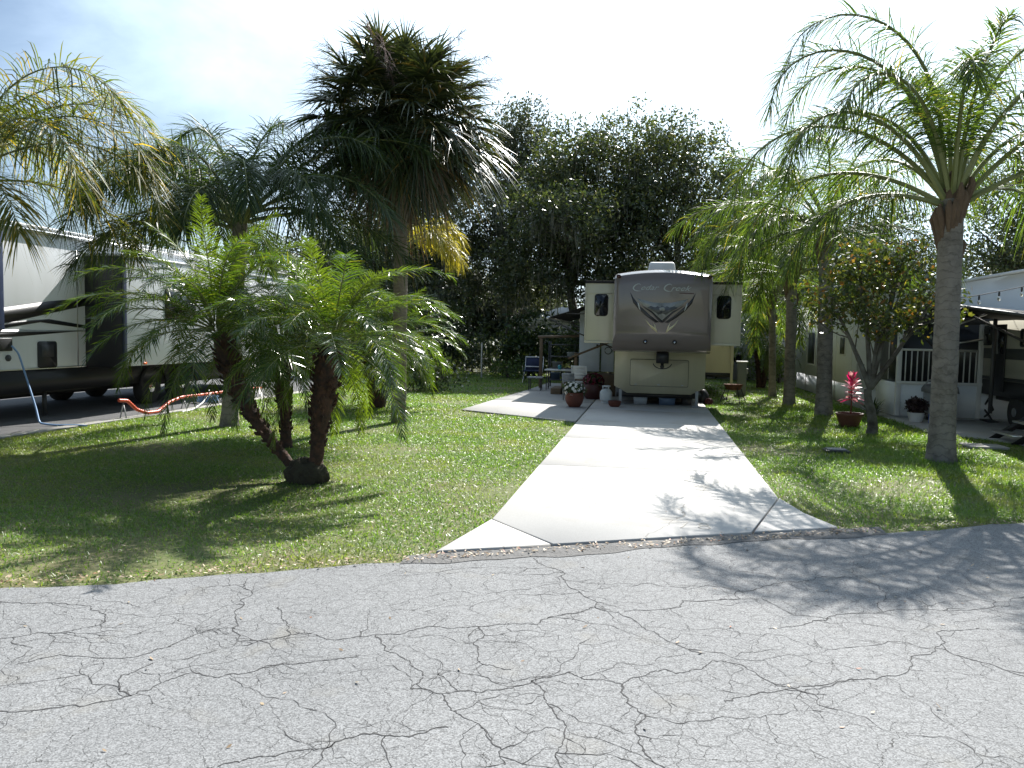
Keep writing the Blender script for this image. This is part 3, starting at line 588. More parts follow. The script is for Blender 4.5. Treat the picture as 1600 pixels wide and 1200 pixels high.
# ------------------------------------------------------------------ queen palms along the right of the driveway
GQ = 'queen palms along the right lawn'
queen('tall queen palm with thick grey ringed trunk beside the road, nearest of the right-hand row', (4.15, 11.85), (4.12, 11.9, 3.72),
      [(177, 85, 4.5, 175, 2.5), (184, 73, 4.2, 180, 2.2), (180, 50, 4.0, 150, 1.7), (200, 56, 3.6, 155, 1.8), (165, 36, 3.5, 120), (222, 66, 3.3, 155, 2), (150, 66, 3.5, 155, 1.9), (90, 86, 3.2, 90),
       (8, 70, 4.0, 150, 2), (352, 54, 3.8, 140, 1.8), (22, 60, 3.6, 135), (338, 34, 3.4, 110), (36, 24, 3.1, 100), (276, 82, 2.8, 90, 2), (310, 68, 3.1, 135, 1.8), (120, 52, 3.3, 125), (66, 60, 3.3, 130), (196, 16, 2.7, 95), (172, 78, 3.8, 175, 2.1), (20, 80, 3.8, 130, 2.3), (255, 72, 3.0, 140, 2)],
      (0.17, 0.155), group=GQ, nl=135, ll=0.70, lw=0.017, stalk=0.042)
queen('second queen palm of the right-hand row, its trunk partly behind the small leafy tree', (3.91, 18.32), (3.8, 18.3, 4.2),
      auto_fronds(18, 3.5, 11, cv=(85, 130)) + [(185, 40, 3.6, 120), (200, 25, 3.5, 110), (170, 30, 3.3, 110)], (0.17, 0.15), group=GQ, shaft=1.1, nl=120, ll=0.70, lw=0.019, stalk=0.036)
queen('third queen palm of the right-hand row, its lowest fronds hanging towards the cream trailer', (3.62, 21.04), (3.55, 21.0, 3.45),
      auto_fronds(15, 3.0, 12, cv=(85, 130)) + [(190, 45, 3.3, 125), (175, 20, 3.1, 100)], (0.14, 0.125), group=GQ, nl=105, ll=0.66, lw=0.02, stalk=0.034)
queen('slim queen palm furthest along the right-hand row, in front of the grey house', (3.63, 23.9), (3.5, 23.9, 3.0),
      auto_fronds(13, 2.7, 13, cv=(80, 130)), (0.105, 0.09), group=GQ, nl=90, ll=0.56, lw=0.021, stalk=0.03)

# left side palms
queen('dark queen palm with a short trunk rising behind the bushy date palms on the left', (-7.18, 12.22), (-6.95, 12.2, 3.5),
      [(168, 62, 3.6, 150, 1.9), (180, 50, 3.5, 140, 1.8), (150, 72, 3.4, 140, 2), (195, 58, 3.3, 140, 1.8), (18, 62, 3.7, 75, 1.8), (5, 50, 3.8, 80, 1.6), (350, 60, 3.4, 110, 1.7), (30, 40, 3.6, 85), (345, 34, 3.4, 95), (90, 82, 2.9, 70),
       (130, 45, 3.1, 110), (210, 42, 3.2, 120), (235, 50, 3.0, 130), (265, 62, 2.9, 130), (300, 52, 3.0, 130), (325, 44, 3.1, 115), (60, 34, 3.0, 90), (185, 20, 3.0, 90), (12, 16, 3.2, 75), (110, 20, 2.9, 80), (215, 12, 2.8, 75), (165, 30, 3.0, 100), (340, 12, 2.9, 80), (280, 25, 2.7, 95), (40, 70, 3.2, 80), (155, 50, 3.3, 130)],
      (0.135, 0.12), lmat='frond_dark', boots=False, nl=150, ll=0.80, lw=0.018, stalk=0.036)
queen('yellowing queen palm whose fronds hang in front of the black and white trailer', (-9.7, 9.2), (-9.5, 9.3, 3.75),
      [(20, 62, 3.35, 128), (5, 50, 3.35, 125), (340, 40, 3.3, 120), (12, 30, 3.4, 105), (352, 66, 3.4, 125), (28, 74, 3.2, 125), (315, 50, 2.7, 125), (90, 45, 2.6, 110), (160, 40, 2.7, 110), (250, 45, 2.6, 110), (30, 12, 2.6, 90), (120, 65, 2.6, 100), (330, 5, 2.4, 70)],
      (0.15, 0.13), lmat='frond_yellow', nl=105, ll=0.85, lw=0.0175, stalk=0.02)
queen('slender queen palm with golden fronds drooping behind the cabbage palm trunk', (-6.12, 18.6), (-6.1, 18.6, 3.75),
      [(0, 48, 1.9, 135, 1.8), (15, 40, 1.8, 130), (345, 38, 1.8, 135), (355, 60, 1.7, 140, 2), (330, 55, 1.6, 140), (90, 65, 1.5, 90), (30, 62, 1.6, 130), (8, 22, 1.5, 110)],
      (0.065, 0.055), lmat='frond_gold', nl=64, ll=0.55, lw=0.024, boots=False, stalk=0.016)

# ------------------------------------------------------------------ cabbage palm
def fan_leaf(lm, rm, base, az, el, pet, blade, droop, nseg=38, dead=False, out=None):
    a, e = R(az), R(el); d = np.array([math.cos(a) * math.cos(e), math.sin(a) * math.cos(e), math.sin(e)])
    tip = np.asarray(base) + d * pet + np.array([0, 0, -0.12 * pet])
    rm.tube([base, np.asarray(base) + d * pet * 0.55 + np.array([0, 0, -0.02]), tip], [0.022, 0.014, 0.009], 5)
    d2 = nrm(d + np.array([0, 0, -0.35 - (0.9 if dead else 0)])); d2 = d2 if out is None else nrm(np.asarray(out))
    S = nrm(np.cross(d2, [0, 0, 1.0]) + 1e-5); U = np.cross(S, d2)
    th = np.linspace(-2.35, 2.35, nseg) + rng.normal(0, 0.03, nseg)
    D = nrm(d2[None] * np.cos(th)[:, None] + S[None] * np.sin(th)[:, None] * (0.45 if dead else 1) + U[None] * (0.28 * np.abs(np.sin(th)) + rng.normal(0, 0.07, nseg))[:, None])
    W = nrm(np.cross(D, U[None] + 0.6 * S[None] * np.sign(rng.standard_normal(nseg))[:, None]))
    off = tip + d2[None] * (0.16 * np.clip(np.cos(th), 0, 1))[:, None]
    l = blade * (0.78 + 0.22 * np.cos(th * 0.62)) * rng.uniform(0.88, 1.1, nseg)
    lm.strips(off, D, W, l, 0.040 if not dead else 0.028, droop * rng.uniform(0.4, 1.5, nseg), prof=(0.8, 1.0, 0.7, 0.3, 0.04))
t = thing('cabbage_palm', 'tall cabbage palm with one dense round head of fan leaves on the left lawn', 'palm tree', (-4.63, 13.79, 0))
hb = np.array([-4.66, 13.8, 5.42]); n = 70
MB().tube(stem_path((-4.63, 13.79, -0.05), hb, 0.02, n), ringed_radii(n, 0.13, 0.125, 0.10, 2), 18, jitter=0.03).build('trunk', M['trunk_sabal'], t, smooth=50)
lm, rm, dm = MB(), MB(), MB()
cc = np.array([-4.66, 13.8, 5.60])
for i in range(165):
    q = (i + 0.5) / 165; ct = 1 - 1.80 * q; sn_ = math.sqrt(max(0, 1 - ct * ct)); ph = i * 2.39996 + rng.normal(0, 0.12)
    n_ = np.array([sn_ * math.cos(ph), sn_ * math.sin(ph), ct]); k_ = rng.choice([rng.uniform(0.85, 1.02), rng.uniform(0.45, 0.85)])
    tp = cc + n_ * np.array([1.32, 1.32, 1.40]) * k_; v_ = tp - hb; pet = float(np.linalg.norm(v_)); v_ = v_ / pet
    fan_leaf(lm, rm, hb, math.degrees(math.atan2(v_[1], v_[0])), math.degrees(math.asin(v_[2])), pet, 0.76 * rng.uniform(0.88, 1.15), 0.30 + 0.35 * q, out=n_ + np.array([0, 0, -0.12 - 0.25 * q]) + rng.normal(0, 0.12, 3))
for i in range(24):
    az = i * 137.5 + 40; fan_leaf(dm, rm, hb + np.array([0, 0, -0.1]), az, rng.uniform(-70, -10), rng.uniform(0.5, 1.0), 0.85, 0.5, 30, dead=True)
lm.build('crown', M['fan'], t); rm.build('leaf_stalks', M['rachis'], t); dm.build('dead_leaves', M['fandead'], t)
fs = MB()
for az, el in ((185, 42), (172, 35), (350, 40), (12, 34), (200, 50), (330, 48), (268, 45), (280, 30)):
    a = R(az); s = np.linspace(0, 1, 9)
    P = hb + np.stack([np.cos(a) * 2.25 * s * math.cos(R(el)), np.sin(a) * 2.25 * s * math.cos(R(el)), 2.25 * s * math.sin(R(el)) - 0.55 * s ** 2.5 + 0.25 * s], 1)
    fs.tube(P, 0.012 * (1.1 - s), 4)
    for k in range(70):
        u = rng.uniform(0.42, 1); i0 = np.array([np.interp(u, s, P[:, c]) for c in range(3)]); d = nrm(rng.standard_normal(3) + np.array([math.cos(a), math.sin(a), 0.1])); l = rng.uniform(0.12, 0.34)
        fs.tube([i0, i0 + d * l * .5 + [0, 0, .01], i0 + d * l - np.array([0, 0, 0.05])], [0.0045, 0.0035, 0.002], 3, cap=False)
fs.build('flower_stalks', M['flower_stalk'], t)

# ------------------------------------------------------------------ pygmy date palms
def pygmy_crown(t, c, n, L, seed, young=7, tilt=(0, 0)):
    q = np.random.default_rng(seed); lm, rm, ym = MB(), MB(), MB()
    for i in range(n):
        f = i / (n - 1); el = 82 - 80 * f ** 1.0 + q.normal(0, 7); az = i * 137.5 + q.uniform(-15, 15)
        tgt = ym if i < young else lm
        frond(tgt, rm, np.array(c) + np.array([math.cos(R(az)) * .05, math.sin(R(az)) * .05, 0.12 * (0.5 - f)]), az, el, L * q.uniform(0.82, 1.12) * (0.86 if i < young else 1), q.uniform(70, 105) * (0.75 if i < young else 1), nl=96, ll=0.27, lw=0.0095, ldroop=0.22, plume=0.22, pet=0.16, rad=0.011, fwd=(22, 60), twist=q.normal(0, .3))
    for i in range(5):
        az = q.uniform(0, 360); frond(ym, rm, np.array(c) + [0, 0, -0.08], az, q.uniform(-30, -8), L * 0.85, q.uniform(55, 75), nl=50, ll=0.22, lw=0.011, ldroop=0.4, plume=0.3, pet=0.2, rad=0.009)
    o = lm.build('crown', M['frond_pygmy'], t); ym.build('young_fronds', M['frond_pygmy_new'], t); rm.build('frond_stalks', M['rachis'], t)
def pygmy_trunk(t, pts, radii):
    p = np.asarray(pts, float); s = np.linspace(0, 1, len(p)); q = np.linspace(0, 1, 40)
    P = np.stack([np.interp(q, s, p[:, c]) for c in range(3)], 1)
    for _ in range(3): P[1:-1] = (P[:-2] + P[1:-1] * 2 + P[2:]) / 4
    rr = np.interp(q, s, radii); mb = MB().tube(P, rr, 14, jitter=0.07)
    T = nrm(np.gradient(P, axis=0))
    for k in range(150):                                                 # stubs of old leaf stalks
        u = 0.22 + 0.76 * rng.random(); i = int(u * 39); a = k * 2.4; A = nrm(np.cross(T[i], [0.3, 1, 0.1])); B = np.cross(T[i], A)
        o = A * math.cos(a) + B * math.sin(a); l = rng.uniform(0.03, 0.075) * (0.4 + u)
        mb.tube([P[i] + o * rr[i] * 0.8, P[i] + o * (rr[i] + l * .4) + T[i] * l * 0.5, P[i] + o * (rr[i] + l * .6) + T[i] * l], [0.02, 0.016, 0.007], 4)
    mb.build('trunk', M['trunk_pygmy'], t, smooth=60)
GP = 'pygmy date palms on the left lawn'
t = thing('pygmy_date_palm', 'double-trunked date palm leaning out of one mossy root ball near the road', 'palm tree', (-3.74, 7.95, 0), GP)
rb = MB(); bm = bmesh.new(); bmesh.ops.create_icosphere(bm, subdivisions=4, radius=1)
for v in bm.verts:
    nzv = 1 + 0.10 * math.sin(v.co.x * 9 + v.co.z * 5) * math.sin(v.co.y * 8) + 0.06 * math.sin(v.co.x * 23) * math.sin(v.co.z * 19 + v.co.y * 17)
    v.co = Vector((-3.74 + v.co.x * 0.25 * nzv, 7.97 + v.co.y * 0.17 * nzv, 0.08 + v.co.z * 0.20 * nzv))
rb.from_bm(bm); rb.build('root_ball', mat('mossy_roots', (0.06, 0.055, 0.03), 0.95, (0.035, 0.025, 0.016), scale=14, bump=1.0, bscale=45), t, smooth=180)
pygmy_trunk(t, [(-3.84, 7.97, 0.08), (-4.12, 8.02, 0.36), (-4.45, 8.08, 0.70), (-4.72, 8.14, 1.1), (-4.90, 8.2, 1.62)], [0.05, 0.058, 0.075, 0.105, 0.115])
pygmy_trunk(t, [(-3.64, 7.96, 0.08), (-3.60, 7.95, 0.45), (-3.55, 7.93, 0.85), (-3.49, 7.91, 1.2), (-3.42, 7.9, 1.52)], [0.075, 0.075, 0.115, 0.135, 0.125])
pygmy_crown(t, (-4.98, 8.2, 1.72), 48, 1.66, 21, young=9)
pygmy_crown(t, (-3.42, 7.9, 1.58), 42, 1.48, 22, young=6)
t = thing('pygmy_date_palm', 'single slim date palm with a narrow waist just behind the double-trunked one', 'palm tree', (-5.11, 10.22, 0), GP)
pygmy_trunk(t, [(-5.11, 10.22, -0.03), (-5.12, 10.22, 0.35), (-5.15, 10.2, 0.8), (-5.16, 10.2, 1.5)], [0.10, 0.065, 0.11, 0.10]); pygmy_crown(t, (-5.16, 10.2, 1.55), 36, 1.4, 23, young=5)
t = thing('pygmy_date_palm', 'leaning date palm in shade behind the cabbage palm trunk', 'palm tree', (-5.96, 16.31, 0), GP)
pygmy_trunk(t, [(-5.96, 16.31, -0.03), (-5.8, 16.3, 0.4), (-5.6, 16.3, 0.9), (-5.5, 16.3, 1.4)], [0.16, 0.09, 0.11, 0.12])
pygmy_trunk(t, [(-6.0, 16.3, -0.03), (-6.1, 16.3, 0.5), (-6.3, 16.3, 1.3)], [0.14, 0.08, 0.1])
pygmy_crown(t, (-5.5, 16.3, 1.45), 34, 1.6, 24, young=4); pygmy_crown(t, (-6.35, 16.3, 1.4), 30, 1.5, 25, young=3)
t = thing('pygmy_date_palm', 'small two-stemmed palm on far grass before the grey house at right', 'palm tree', (3.85, 28.0, 0))
pygmy_trunk(t, [(3.8, 28, -0.03), (3.72, 28, 0.8), (3.6, 28, 1.7)], [0.10, 0.07, 0.08]); pygmy_trunk(t, [(3.9, 28, -0.03), (4.0, 28, 0.8), (4.15, 28, 1.6)], [0.10, 0.07, 0.08])
pygmy_crown(t, (3.6, 28, 1.75), 26, 1.7, 26, young=4); pygmy_crown(t, (4.15, 28, 1.65), 26, 1.6, 27, young=4)

# ------------------------------------------------------------------ broadleaf trees
def leaf_cloud(lm, centres, sig, per, ln, wd, flat=0.8):
    cts = np.repeat(np.asarray(centres), per, axis=0); n = len(cts)
    P = cts + nrm(rng.standard_normal((n, 3))) * (rng.random((n, 1)) ** 0.45) * 2.0 * np.asarray(sig) * np.array([1, 1, flat])
    D = nrm(rng.standard_normal((n, 3)) + np.array([0, 0, -0.15])); W = nrm(np.cross(D, rng.standard_normal((n, 3))))
    lm.strips(P, D, W, ln * rng.uniform(0.6, 1.35, n), wd * rng.uniform(0.7, 1.3, n), 0.0, prof=(0.15, 1.0, 0.1))
def tree(name, label, base, fork, lumps, dens, leaf, lmat, bark, r, seed, group=None, moss=0, sig=0.29, per=40, cat='tree', multi=1, shell=0.45):
    """lumps: (x, y, z, rx, ry, rz) crown masses; limbs run from the fork into each"""
    global rng; keep = rng; rng = np.random.default_rng(seed)
    t = thing(name, label, cat, (base[0], base[1], 0), group); bm_, lm = MB(), MB(); low = []
    b = np.array([base[0], base[1], -0.1]); f = np.array(fork, float)
    for k in range(multi):
        o = np.array([rng.normal(0, r * 0.5), rng.normal(0, r * 0.5), 0]) if multi > 1 else np.zeros(3)
        p = np.stack([b + o + (f + o * 1.5 - b) * s + np.array([math.sin(s * 5 + k) * r * .4, 0, 0]) for s in np.linspace(0, 1, 9)])
        bm_.tube(p, r / multi ** .5 * (1 - 0.35 * np.linspace(0, 1, 9)) + r * .4 * np.exp(-np.linspace(0, 1, 9) * 9), 10, jitter=0.05)
    for (x, y, z, rx, ry, rz) in lumps:
        c = np.array([x, y, z]); n = max(3, int(dens * (rx * ry * rz) ** (2 / 3)))
        d = nrm(rng.standard_normal((n, 3))); rad = rng.random(n) ** shell; cl = c + d * rad[:, None] * np.array([rx, ry, rz]) * (1 + 0.09 * rng.standard_normal((n, 1)))
        cl[:, 2] = np.maximum(cl[:, 2], 0.25); leaf_cloud(lm, cl, sig, per, leaf[0], leaf[1])
        mid = (f + c) / 2 + rng.normal(0, 0.15, 3) * rx; q = np.linspace(0, 1, 8)[:, None]; P = (1 - q) ** 2 * f + 2 * q * (1 - q) * mid + q ** 2 * c
        bm_.tube(P, np.linspace(r * 0.55, r * 0.16, 8), 7, jitter=0.05)
        for i in rng.choice(n, min(n, 16), replace=False):
            e = cl[i]; s0 = P[rng.integers(3, 8)]; m_ = (s0 + e) / 2 + rng.normal(0, 0.12, 3) * rx
            q = np.linspace(0, 1, 6)[:, None]; bm_.tube((1 - q) ** 2 * s0 + 2 * q * (1 - q) * m_ + q ** 2 * e, np.linspace(r * 0.15, r * 0.03, 6), 5, cap=False)
        low.append(cl[cl[:, 2] < z + rz * 0.1])
    bm_.build('trunk', M[bark], t, smooth=60); lm.build('crown', M[lmat], t)
    if moss:
        low = np.concatenate(low); mm = MB(); idx = rng.choice(len(low), min(moss, len(low)), replace=True)
        for i in idx:
            k = 9; P = low[i] + rng.standard_normal((k, 3)) * np.array([0.14, 0.14, 0.22]); az = rng.uniform(0, PI, k)
            mm.strips(P, nrm(np.stack([rng.normal(0, .1, k), rng.normal(0, .1, k), -np.ones(k)], 1)), np.stack([np.cos(az), np.sin(az), np.zeros(k)], 1), rng.uniform(0.25, 0.95, k), 0.035, 0.0, prof=(0.4, 1, 0.7, 0.8, 0.1))
        mm.build('spanish_moss', M['moss'], t)
    rng = keep; return t
GO = 'live oaks behind the trailer'
LF = (0.17, 0.075)
tree('live_oak', 'broad live oak with open grey-green top towering right behind the cream trailer', (1.2, 34), (1.0, 34, 4.2),
     [(-1.0, 34, 9.4, 2.6, 2.6, 2.2), (1.4, 34, 8.8, 2.4, 2.4, 2.0), (3.2, 34, 7.2, 2.2, 2.4, 1.9), (0.2, 32.5, 6.4, 2.6, 2.2, 1.7), (2.4, 33, 5.0, 2.6, 2.2, 1.7), (4.6, 34, 5.6, 1.7, 2.2, 1.7), (-1.2, 33, 6.8, 2.0, 2.2, 1.9), (5.0, 34, 3.8, 1.6, 2, 1.6)], 33, LF, 'oakleaf', 'oakbark', 0.27, 31, GO, moss=100)
tree('live_oak', 'dark live oak with a leaning trunk between the cream trailer and the cabbage palm', (-3.0, 33), (-3.4, 33, 4.0),
     [(-3.4, 33, 8.9, 2.2, 2.4, 1.8), (-2.2, 33, 6.8, 2.4, 2.4, 1.8), (-4.6, 33, 7.4, 2.2, 2.4, 2.0), (-3.4, 32, 5.0, 2.6, 2.2, 1.8), (-1.6, 32.5, 4.0, 2.0, 2.0, 1.6), (-5.2, 32, 4.4, 2.0, 2, 1.7), (-3.4, 29.6, 6.4, 2.4, 2.0, 1.2)], 33, LF, 'oakleaf', 'oakbark', 0.26, 32, GO, moss=240)  # last lump is an overhang added so its shadow falls on the patio
tree('live_oak', 'tall thin-topped pale live oak rising just right of the cabbage palm head', (-6.6, 36), (-6.8, 36, 5),
     [(-6.6, 36, 11.2, 1.9, 2, 1.9), (-5.4, 36, 9.2, 1.9, 2, 1.8), (-7.8, 36, 9.2, 2.2, 2, 2.0), (-6.8, 35, 6.6, 2.6, 2.2, 2.0), (-8.4, 35.4, 5.6, 2.2, 2, 2.0), (-6.2, 35, 4.2, 2.4, 2, 1.8)], 27, LF, 'oakleaf_pale', 'oakbark', 0.27, 33, GO, moss=200)
tree('live_oak', 'shaded live oak behind the golden palm fronds on the left', (-11.0, 34), (-11, 34, 4),
     [(-10.6, 34, 8.0, 2.4, 2.2, 2.0), (-12.4, 34, 6.2, 2.4, 2.2, 2.0), (-10.2, 33, 5.2, 2.6, 2, 2.0), (-12.8, 33, 4.0, 2.4, 2, 1.8), (-9.6, 32.4, 3.4, 2.2, 1.8, 1.6)], 29, LF, 'oakleaf', 'oakbark', 0.4, 34, GO, moss=120)
tree('live_oak', 'low grey live oak beyond the left-hand trailer', (-17, 36), (-17, 36, 3),
     [(-16, 36, 5.6, 2.8, 2.2, 2.0), (-19, 36, 4.8, 2.8, 2.2, 1.8), (-15.2, 35, 3.6, 2.6, 2, 1.6), (-22, 36, 3.6, 2.4, 2, 1.5)], 25, LF, 'oakleaf_pale', 'oakbark', 0.36, 35, GO)
tree('live_oak', 'live oak rising behind the white mobile home at the right edge', (16.5, 36), (16.5, 36, 4),
     [(15.5, 36, 8.2, 2.6, 2.4, 2.0), (18.5, 36, 8.6, 2.8, 2.4, 2.2), (16.5, 35, 5.8, 2.8, 2.2, 1.9), (20.5, 36, 6.4, 2.6, 2.2, 2.2), (14, 35, 5.4, 2.0, 2, 1.8)], 27, LF, 'oakleaf', 'oakbark', 0.42, 36, GO)
tree('live_oak', 'live oak filling the gap between the cream trailer and the right-hand palms', (9.5, 40), (9.5, 40, 3.5),
     [(8.0, 40, 6.2, 2.6, 2.4, 2.0), (10.6, 40, 6.8, 2.6, 2.4, 2.1), (9.4, 39, 4.4, 2.8, 2.2, 1.8), (12.4, 39, 4.6, 2.4, 2.2, 1.9), (6.6, 39.4, 4.0, 2.0, 2, 1.7)], 27, LF, 'oakleaf_pale', 'oakbark', 0.4, 37, GO)
tree('small_tree', 'small multi-stemmed tree with reddish leaf tips and lichened bark in front of the mobile home', (4.0, 14.87), (3.95, 14.87, 0.85),
     [(3.2, 14.8, 2.45, 0.6, 0.6, 0.55), (3.65, 14.9, 3.05, 0.6, 0.6, 0.55), (4.35, 14.9, 3.0, 0.6, 0.6, 0.55), (4.85, 14.8, 2.4, 0.55, 0.6, 0.55), (3.95, 14.6, 2.1, 0.55, 0.5, 0.45), (4.3, 15.2, 2.2, 0.5, 0.5, 0.45)], 125, (0.10, 0.052), 'citrusleaf', 'lichenbark', 0.10, 38, sig=0.13, per=17, cat='tree', shell=0.5)

# hedge and shrub masses under the oaks, each a bush of its own
GS = 'shrubs under the oaks'
def shrub(label, x, y, rx, ry, rz, seed, lm='shrubleaf', dens=40, leaf=(0.12, 0.06), name='shrub', sig=0.2, per=26, group=GS):
    tree(name, label, (x, y), (x, y, rz * 0.5), [(x, y, rz * 1.0, rx, ry, rz), (x - rx * .5, y, rz * 0.7, rx * .6, ry * .8, rz * .7), (x + rx * .55, y - .2, rz * 0.65, rx * .6, ry * .8, rz * .7)], dens, leaf, lm, 'oakbark', 0.07, seed, group, sig=sig, per=per, cat='shrub')
shrub('dark round bush with hidden stems behind the right fronds of the date palm', -6.1, 21.5, 0.75, 0.7, 0.7, 41)
shrub('dark round bush just left of the one behind the date palm fronds', -7.2, 21.9, 0.8, 0.7, 0.75, 42)
shrub('small light green bush close to the ground below the oaks', -5.45, 29.4, 0.65, 0.6, 0.42, 43, 'shrubleaf_light')  # leaf colour is a lighter green than the dark shrubs
shrub('tall glossy broadleaf shrub standing behind the folding chair', -4.9, 31, 1.4, 1.0, 1.45, 44, leaf=(0.19, 0.10))
shrub('dark shrub mass beside the thin pole left of the light green bush', -8.0, 31, 1.6, 1.0, 1.55, 45)
shrub('dark shrub mass furthest left under the oaks', -11.2, 30.5, 1.8, 1.0, 1.5, 46)
shrub('dark shrub behind the wooden frame and shelves', -2.7, 30.5, 1.4, 1.0, 1.35, 47)
shrub('long dark bank of low shrubs left of the thin grey pole below the oaks', -9.6, 31.5, 2.2, 0.9, 1.15, 51)
shrub('long dark bank of low shrubs right of the light green bush below the oaks', -3.6, 31.6, 2.0, 0.9, 1.2, 52)
shrub('dark bushes at the foot of the oaks behind the open awning', -1.6, 31.2, 1.6, 0.9, 1.5, 53)
shrub('leafy shrub behind the left-hand trailer', -14.8, 30, 2.0, 1.2, 1.7, 48)
shrub('leafy shrub between the second palm trunk and the grey house', 5.0, 31.5, 1.2, 0.9, 0.8, 49, 'shrubleaf_light')
fw = MB()
keep = rng; rng = np.random.default_rng(99)
cn = 5200; cxs = rng.uniform(-48, 50, cn); zs = rng.random(cn) ** 0.7 * (5.2 + 1.8 * np.sin(cxs * 0.31) + 1.2 * np.sin(cxs * 0.83 + 2)); leaf_cloud(fw, np.stack([cxs, 52 + rng.uniform(-3, 3, cn), zs + 0.3], 1), 0.7, 34, 0.36, 0.2)
cn = 3000; leaf_cloud(fw, np.stack([rng.uniform(-40, 42, cn), rng.uniform(32.5, 51, cn), rng.uniform(0.1, 0.9, cn)], 1), 0.42, 30, 0.30, 0.16)
struct('far_wood', fw, M['oakleaf_pale'], kind='stuff'); rng = keep

# ------------------------------------------------------------------ fifth-wheel trailer on the driveway
t = thing('trailer', 'big cream and taupe fifth-wheel trailer at the end of the driveway facing the road', 'trailer', (0.23, 19.0, 0))
UC = 0.23
def arch(hw, zb, zt, crown, rc, uc=UC, nb=7, bot=0.0):
    """front outline of the nose: flat bottom, rounded top corners, crowned roof"""
    pts = [(uc - hw, zb), (uc + hw, zb)]
    a = np.linspace(0, PI / 2, nb)
    pts += [(uc + hw - rc + rc * math.cos(x), zt - rc + rc * math.sin(x)) for x in a]
    q = np.linspace(0.9, -0.9, 11)
    pts += [(uc + (hw - rc) * x, zt + crown * (1 - x * x)) for x in q]
    pts += [(uc - hw + rc - rc * math.sin(x), zt - rc + rc * math.cos(x)) for x in a]
    return np.array(pts)
cap = MB(); secs = [(17.52, 0.98, 1.83, 2.90, 0.06, 0.15), (17.545, 1.03, 1.74, 3.0, 0.07, 0.14), (17.60, 1.075, 1.61, 3.07, 0.08, 0.13), (17.72, 1.095, 1.48, 3.12, 0.09, 0.12), (17.92, 1.105, 1.38, 3.145, 0.095, 0.11), (18.15, 1.105, 1.35, 3.15, 0.095, 0.11), (20.0, 1.105, 1.35, 3.15, 0.095, 0.11)]
rows = []
for v, hw, zb, zt, crn, rc in secs:
    o = arch(hw, zb, zt, crn, rc); rows.append(np.c_[o[:, 0], np.full(len(o), v), o[:, 1]])
rows = np.array(rows); ns, npt = rows.shape[:2]
i, j = np.meshgrid(np.arange(ns - 1), np.arange(npt), indexing='ij'); j2 = (j + 1) % npt
cap.arr(rows.reshape(-1, 3), np.stack([i * npt + j, i * npt + j2, (i + 1) * npt + j2, (i + 1) * npt + j], -1).reshape(-1, 4))
cap.f.append(tuple(range(npt))[::-1]); cap.f.append(tuple((ns - 1) * npt + k for k in range(npt)))
capo = cap.build('front_cap', M['taupe'], t, smooth=28)
FV = 17.518                                                              # front face of the cap; decals stand 2-4 mm proud
ck = 0.00193
def cz(x, y): return (UC + (x - 772) * ck, 3.235 - (y - 122) * ck)
def decal(name, polys, m, proud, parent=capo, mirror=True):
    mb = MB()
    for p in polys:
        q = [cz(*a) for a in p]; mb.prism(q[::-1], 'y', FV - proud, FV - proud + 0.003)
        if mirror and name in ('emblem_tick', 'gold_chevron'): MB().prism([(2 * UC - a, b) for a, b in q], 'y', FV - proud, FV - proud + 0.003).build(name, m, parent)
        elif mirror: mb.prism([(2 * UC - a, b) for a, b in q], 'y', FV - proud, FV - proud + 0.003)
    return mb.build(name, m, parent)
decal('emblem_wings', [[(400, 400), (440, 466), (505, 548), (640, 668), (742, 742), (700, 748), (600, 682), (500, 596), (438, 520)], [(772, 748), (748, 742), (650, 636), (565, 580), (520, 540), (560, 566), (655, 618), (772, 722)]], M['decaldark'], 0.003)
decal('emblem_shield', [[(482, 472), (560, 490), (672, 516), (772, 520), (772, 720), (716, 672), (650, 606), (556, 552)]], M['silver'], 0.006)
decal('emblem_mountains', [[(596, 574), (640, 556), (690, 572), (718, 556), (745, 570), (772, 552), (772, 640), (730, 655), (690, 628)]], M['decalgrey'], 0.009)
decal('emblem_peak', [[(736, 580), (772, 560), (772, 610), (745, 606)]], M['silver'], 0.012)
decal('emblem_tick', [[(488, 508), (506, 540), (526, 614), (506, 588), (492, 548)]], M['whitedecal'], 0.007)
decal('gold_chevron', [[(582, 706), (640, 772), (694, 806), (672, 742), (702, 786), (726, 868), (650, 806), (610, 756)]], M['gold'], 0.006)
# script lettering "Cedar Creek"
lb = MB()
def word(txt, x0, x1, ybase, size, shear):
    vs, fs = text_mesh(txt, 1.0, shear, 1.0); wdt = vs[:, 0].max() - vs[:, 0].min(); h = 0.72
    vs[:, 0] = (vs[:, 0] - vs[:, 0].min()) / wdt; vs[:, 1] = vs[:, 1] / h
    P = np.array([(cz(x0 + (x1 - x0) * a, ybase - size * b)[0], FV - 0.004, cz(0, ybase - size * b)[1]) for a, b, _ in vs]); lb.add(P, fs)
def sweep(pts, wds):
    p = np.array([cz(*a) for a in pts]); q = np.linspace(0, len(p) - 1, 26); ii = np.arange(len(p)); P = np.stack([np.interp(q, ii, p[:, 0]), np.interp(q, ii, p[:, 1])], 1); W = np.interp(q, ii, wds) * ck
    for _ in range(2): P[1:-1] = (P[:-2] + 2 * P[1:-1] + P[2:]) / 4
    d = nrm(np.gradient(P, axis=0)); nn = np.stack([-d[:, 1], d[:, 0]], 1) * W[:, None] / 2; n = len(P)
    V = np.concatenate([np.c_[(P + nn)[:, 0], np.full(n, FV - .004), (P + nn)[:, 1]], np.c_[(P - nn)[:, 0], np.full(n, FV - .004), (P - nn)[:, 1]]]); kk = np.arange(n - 1)
    lb.arr(V, np.stack([kk, kk + 1, kk + n + 1, kk + n], 1))
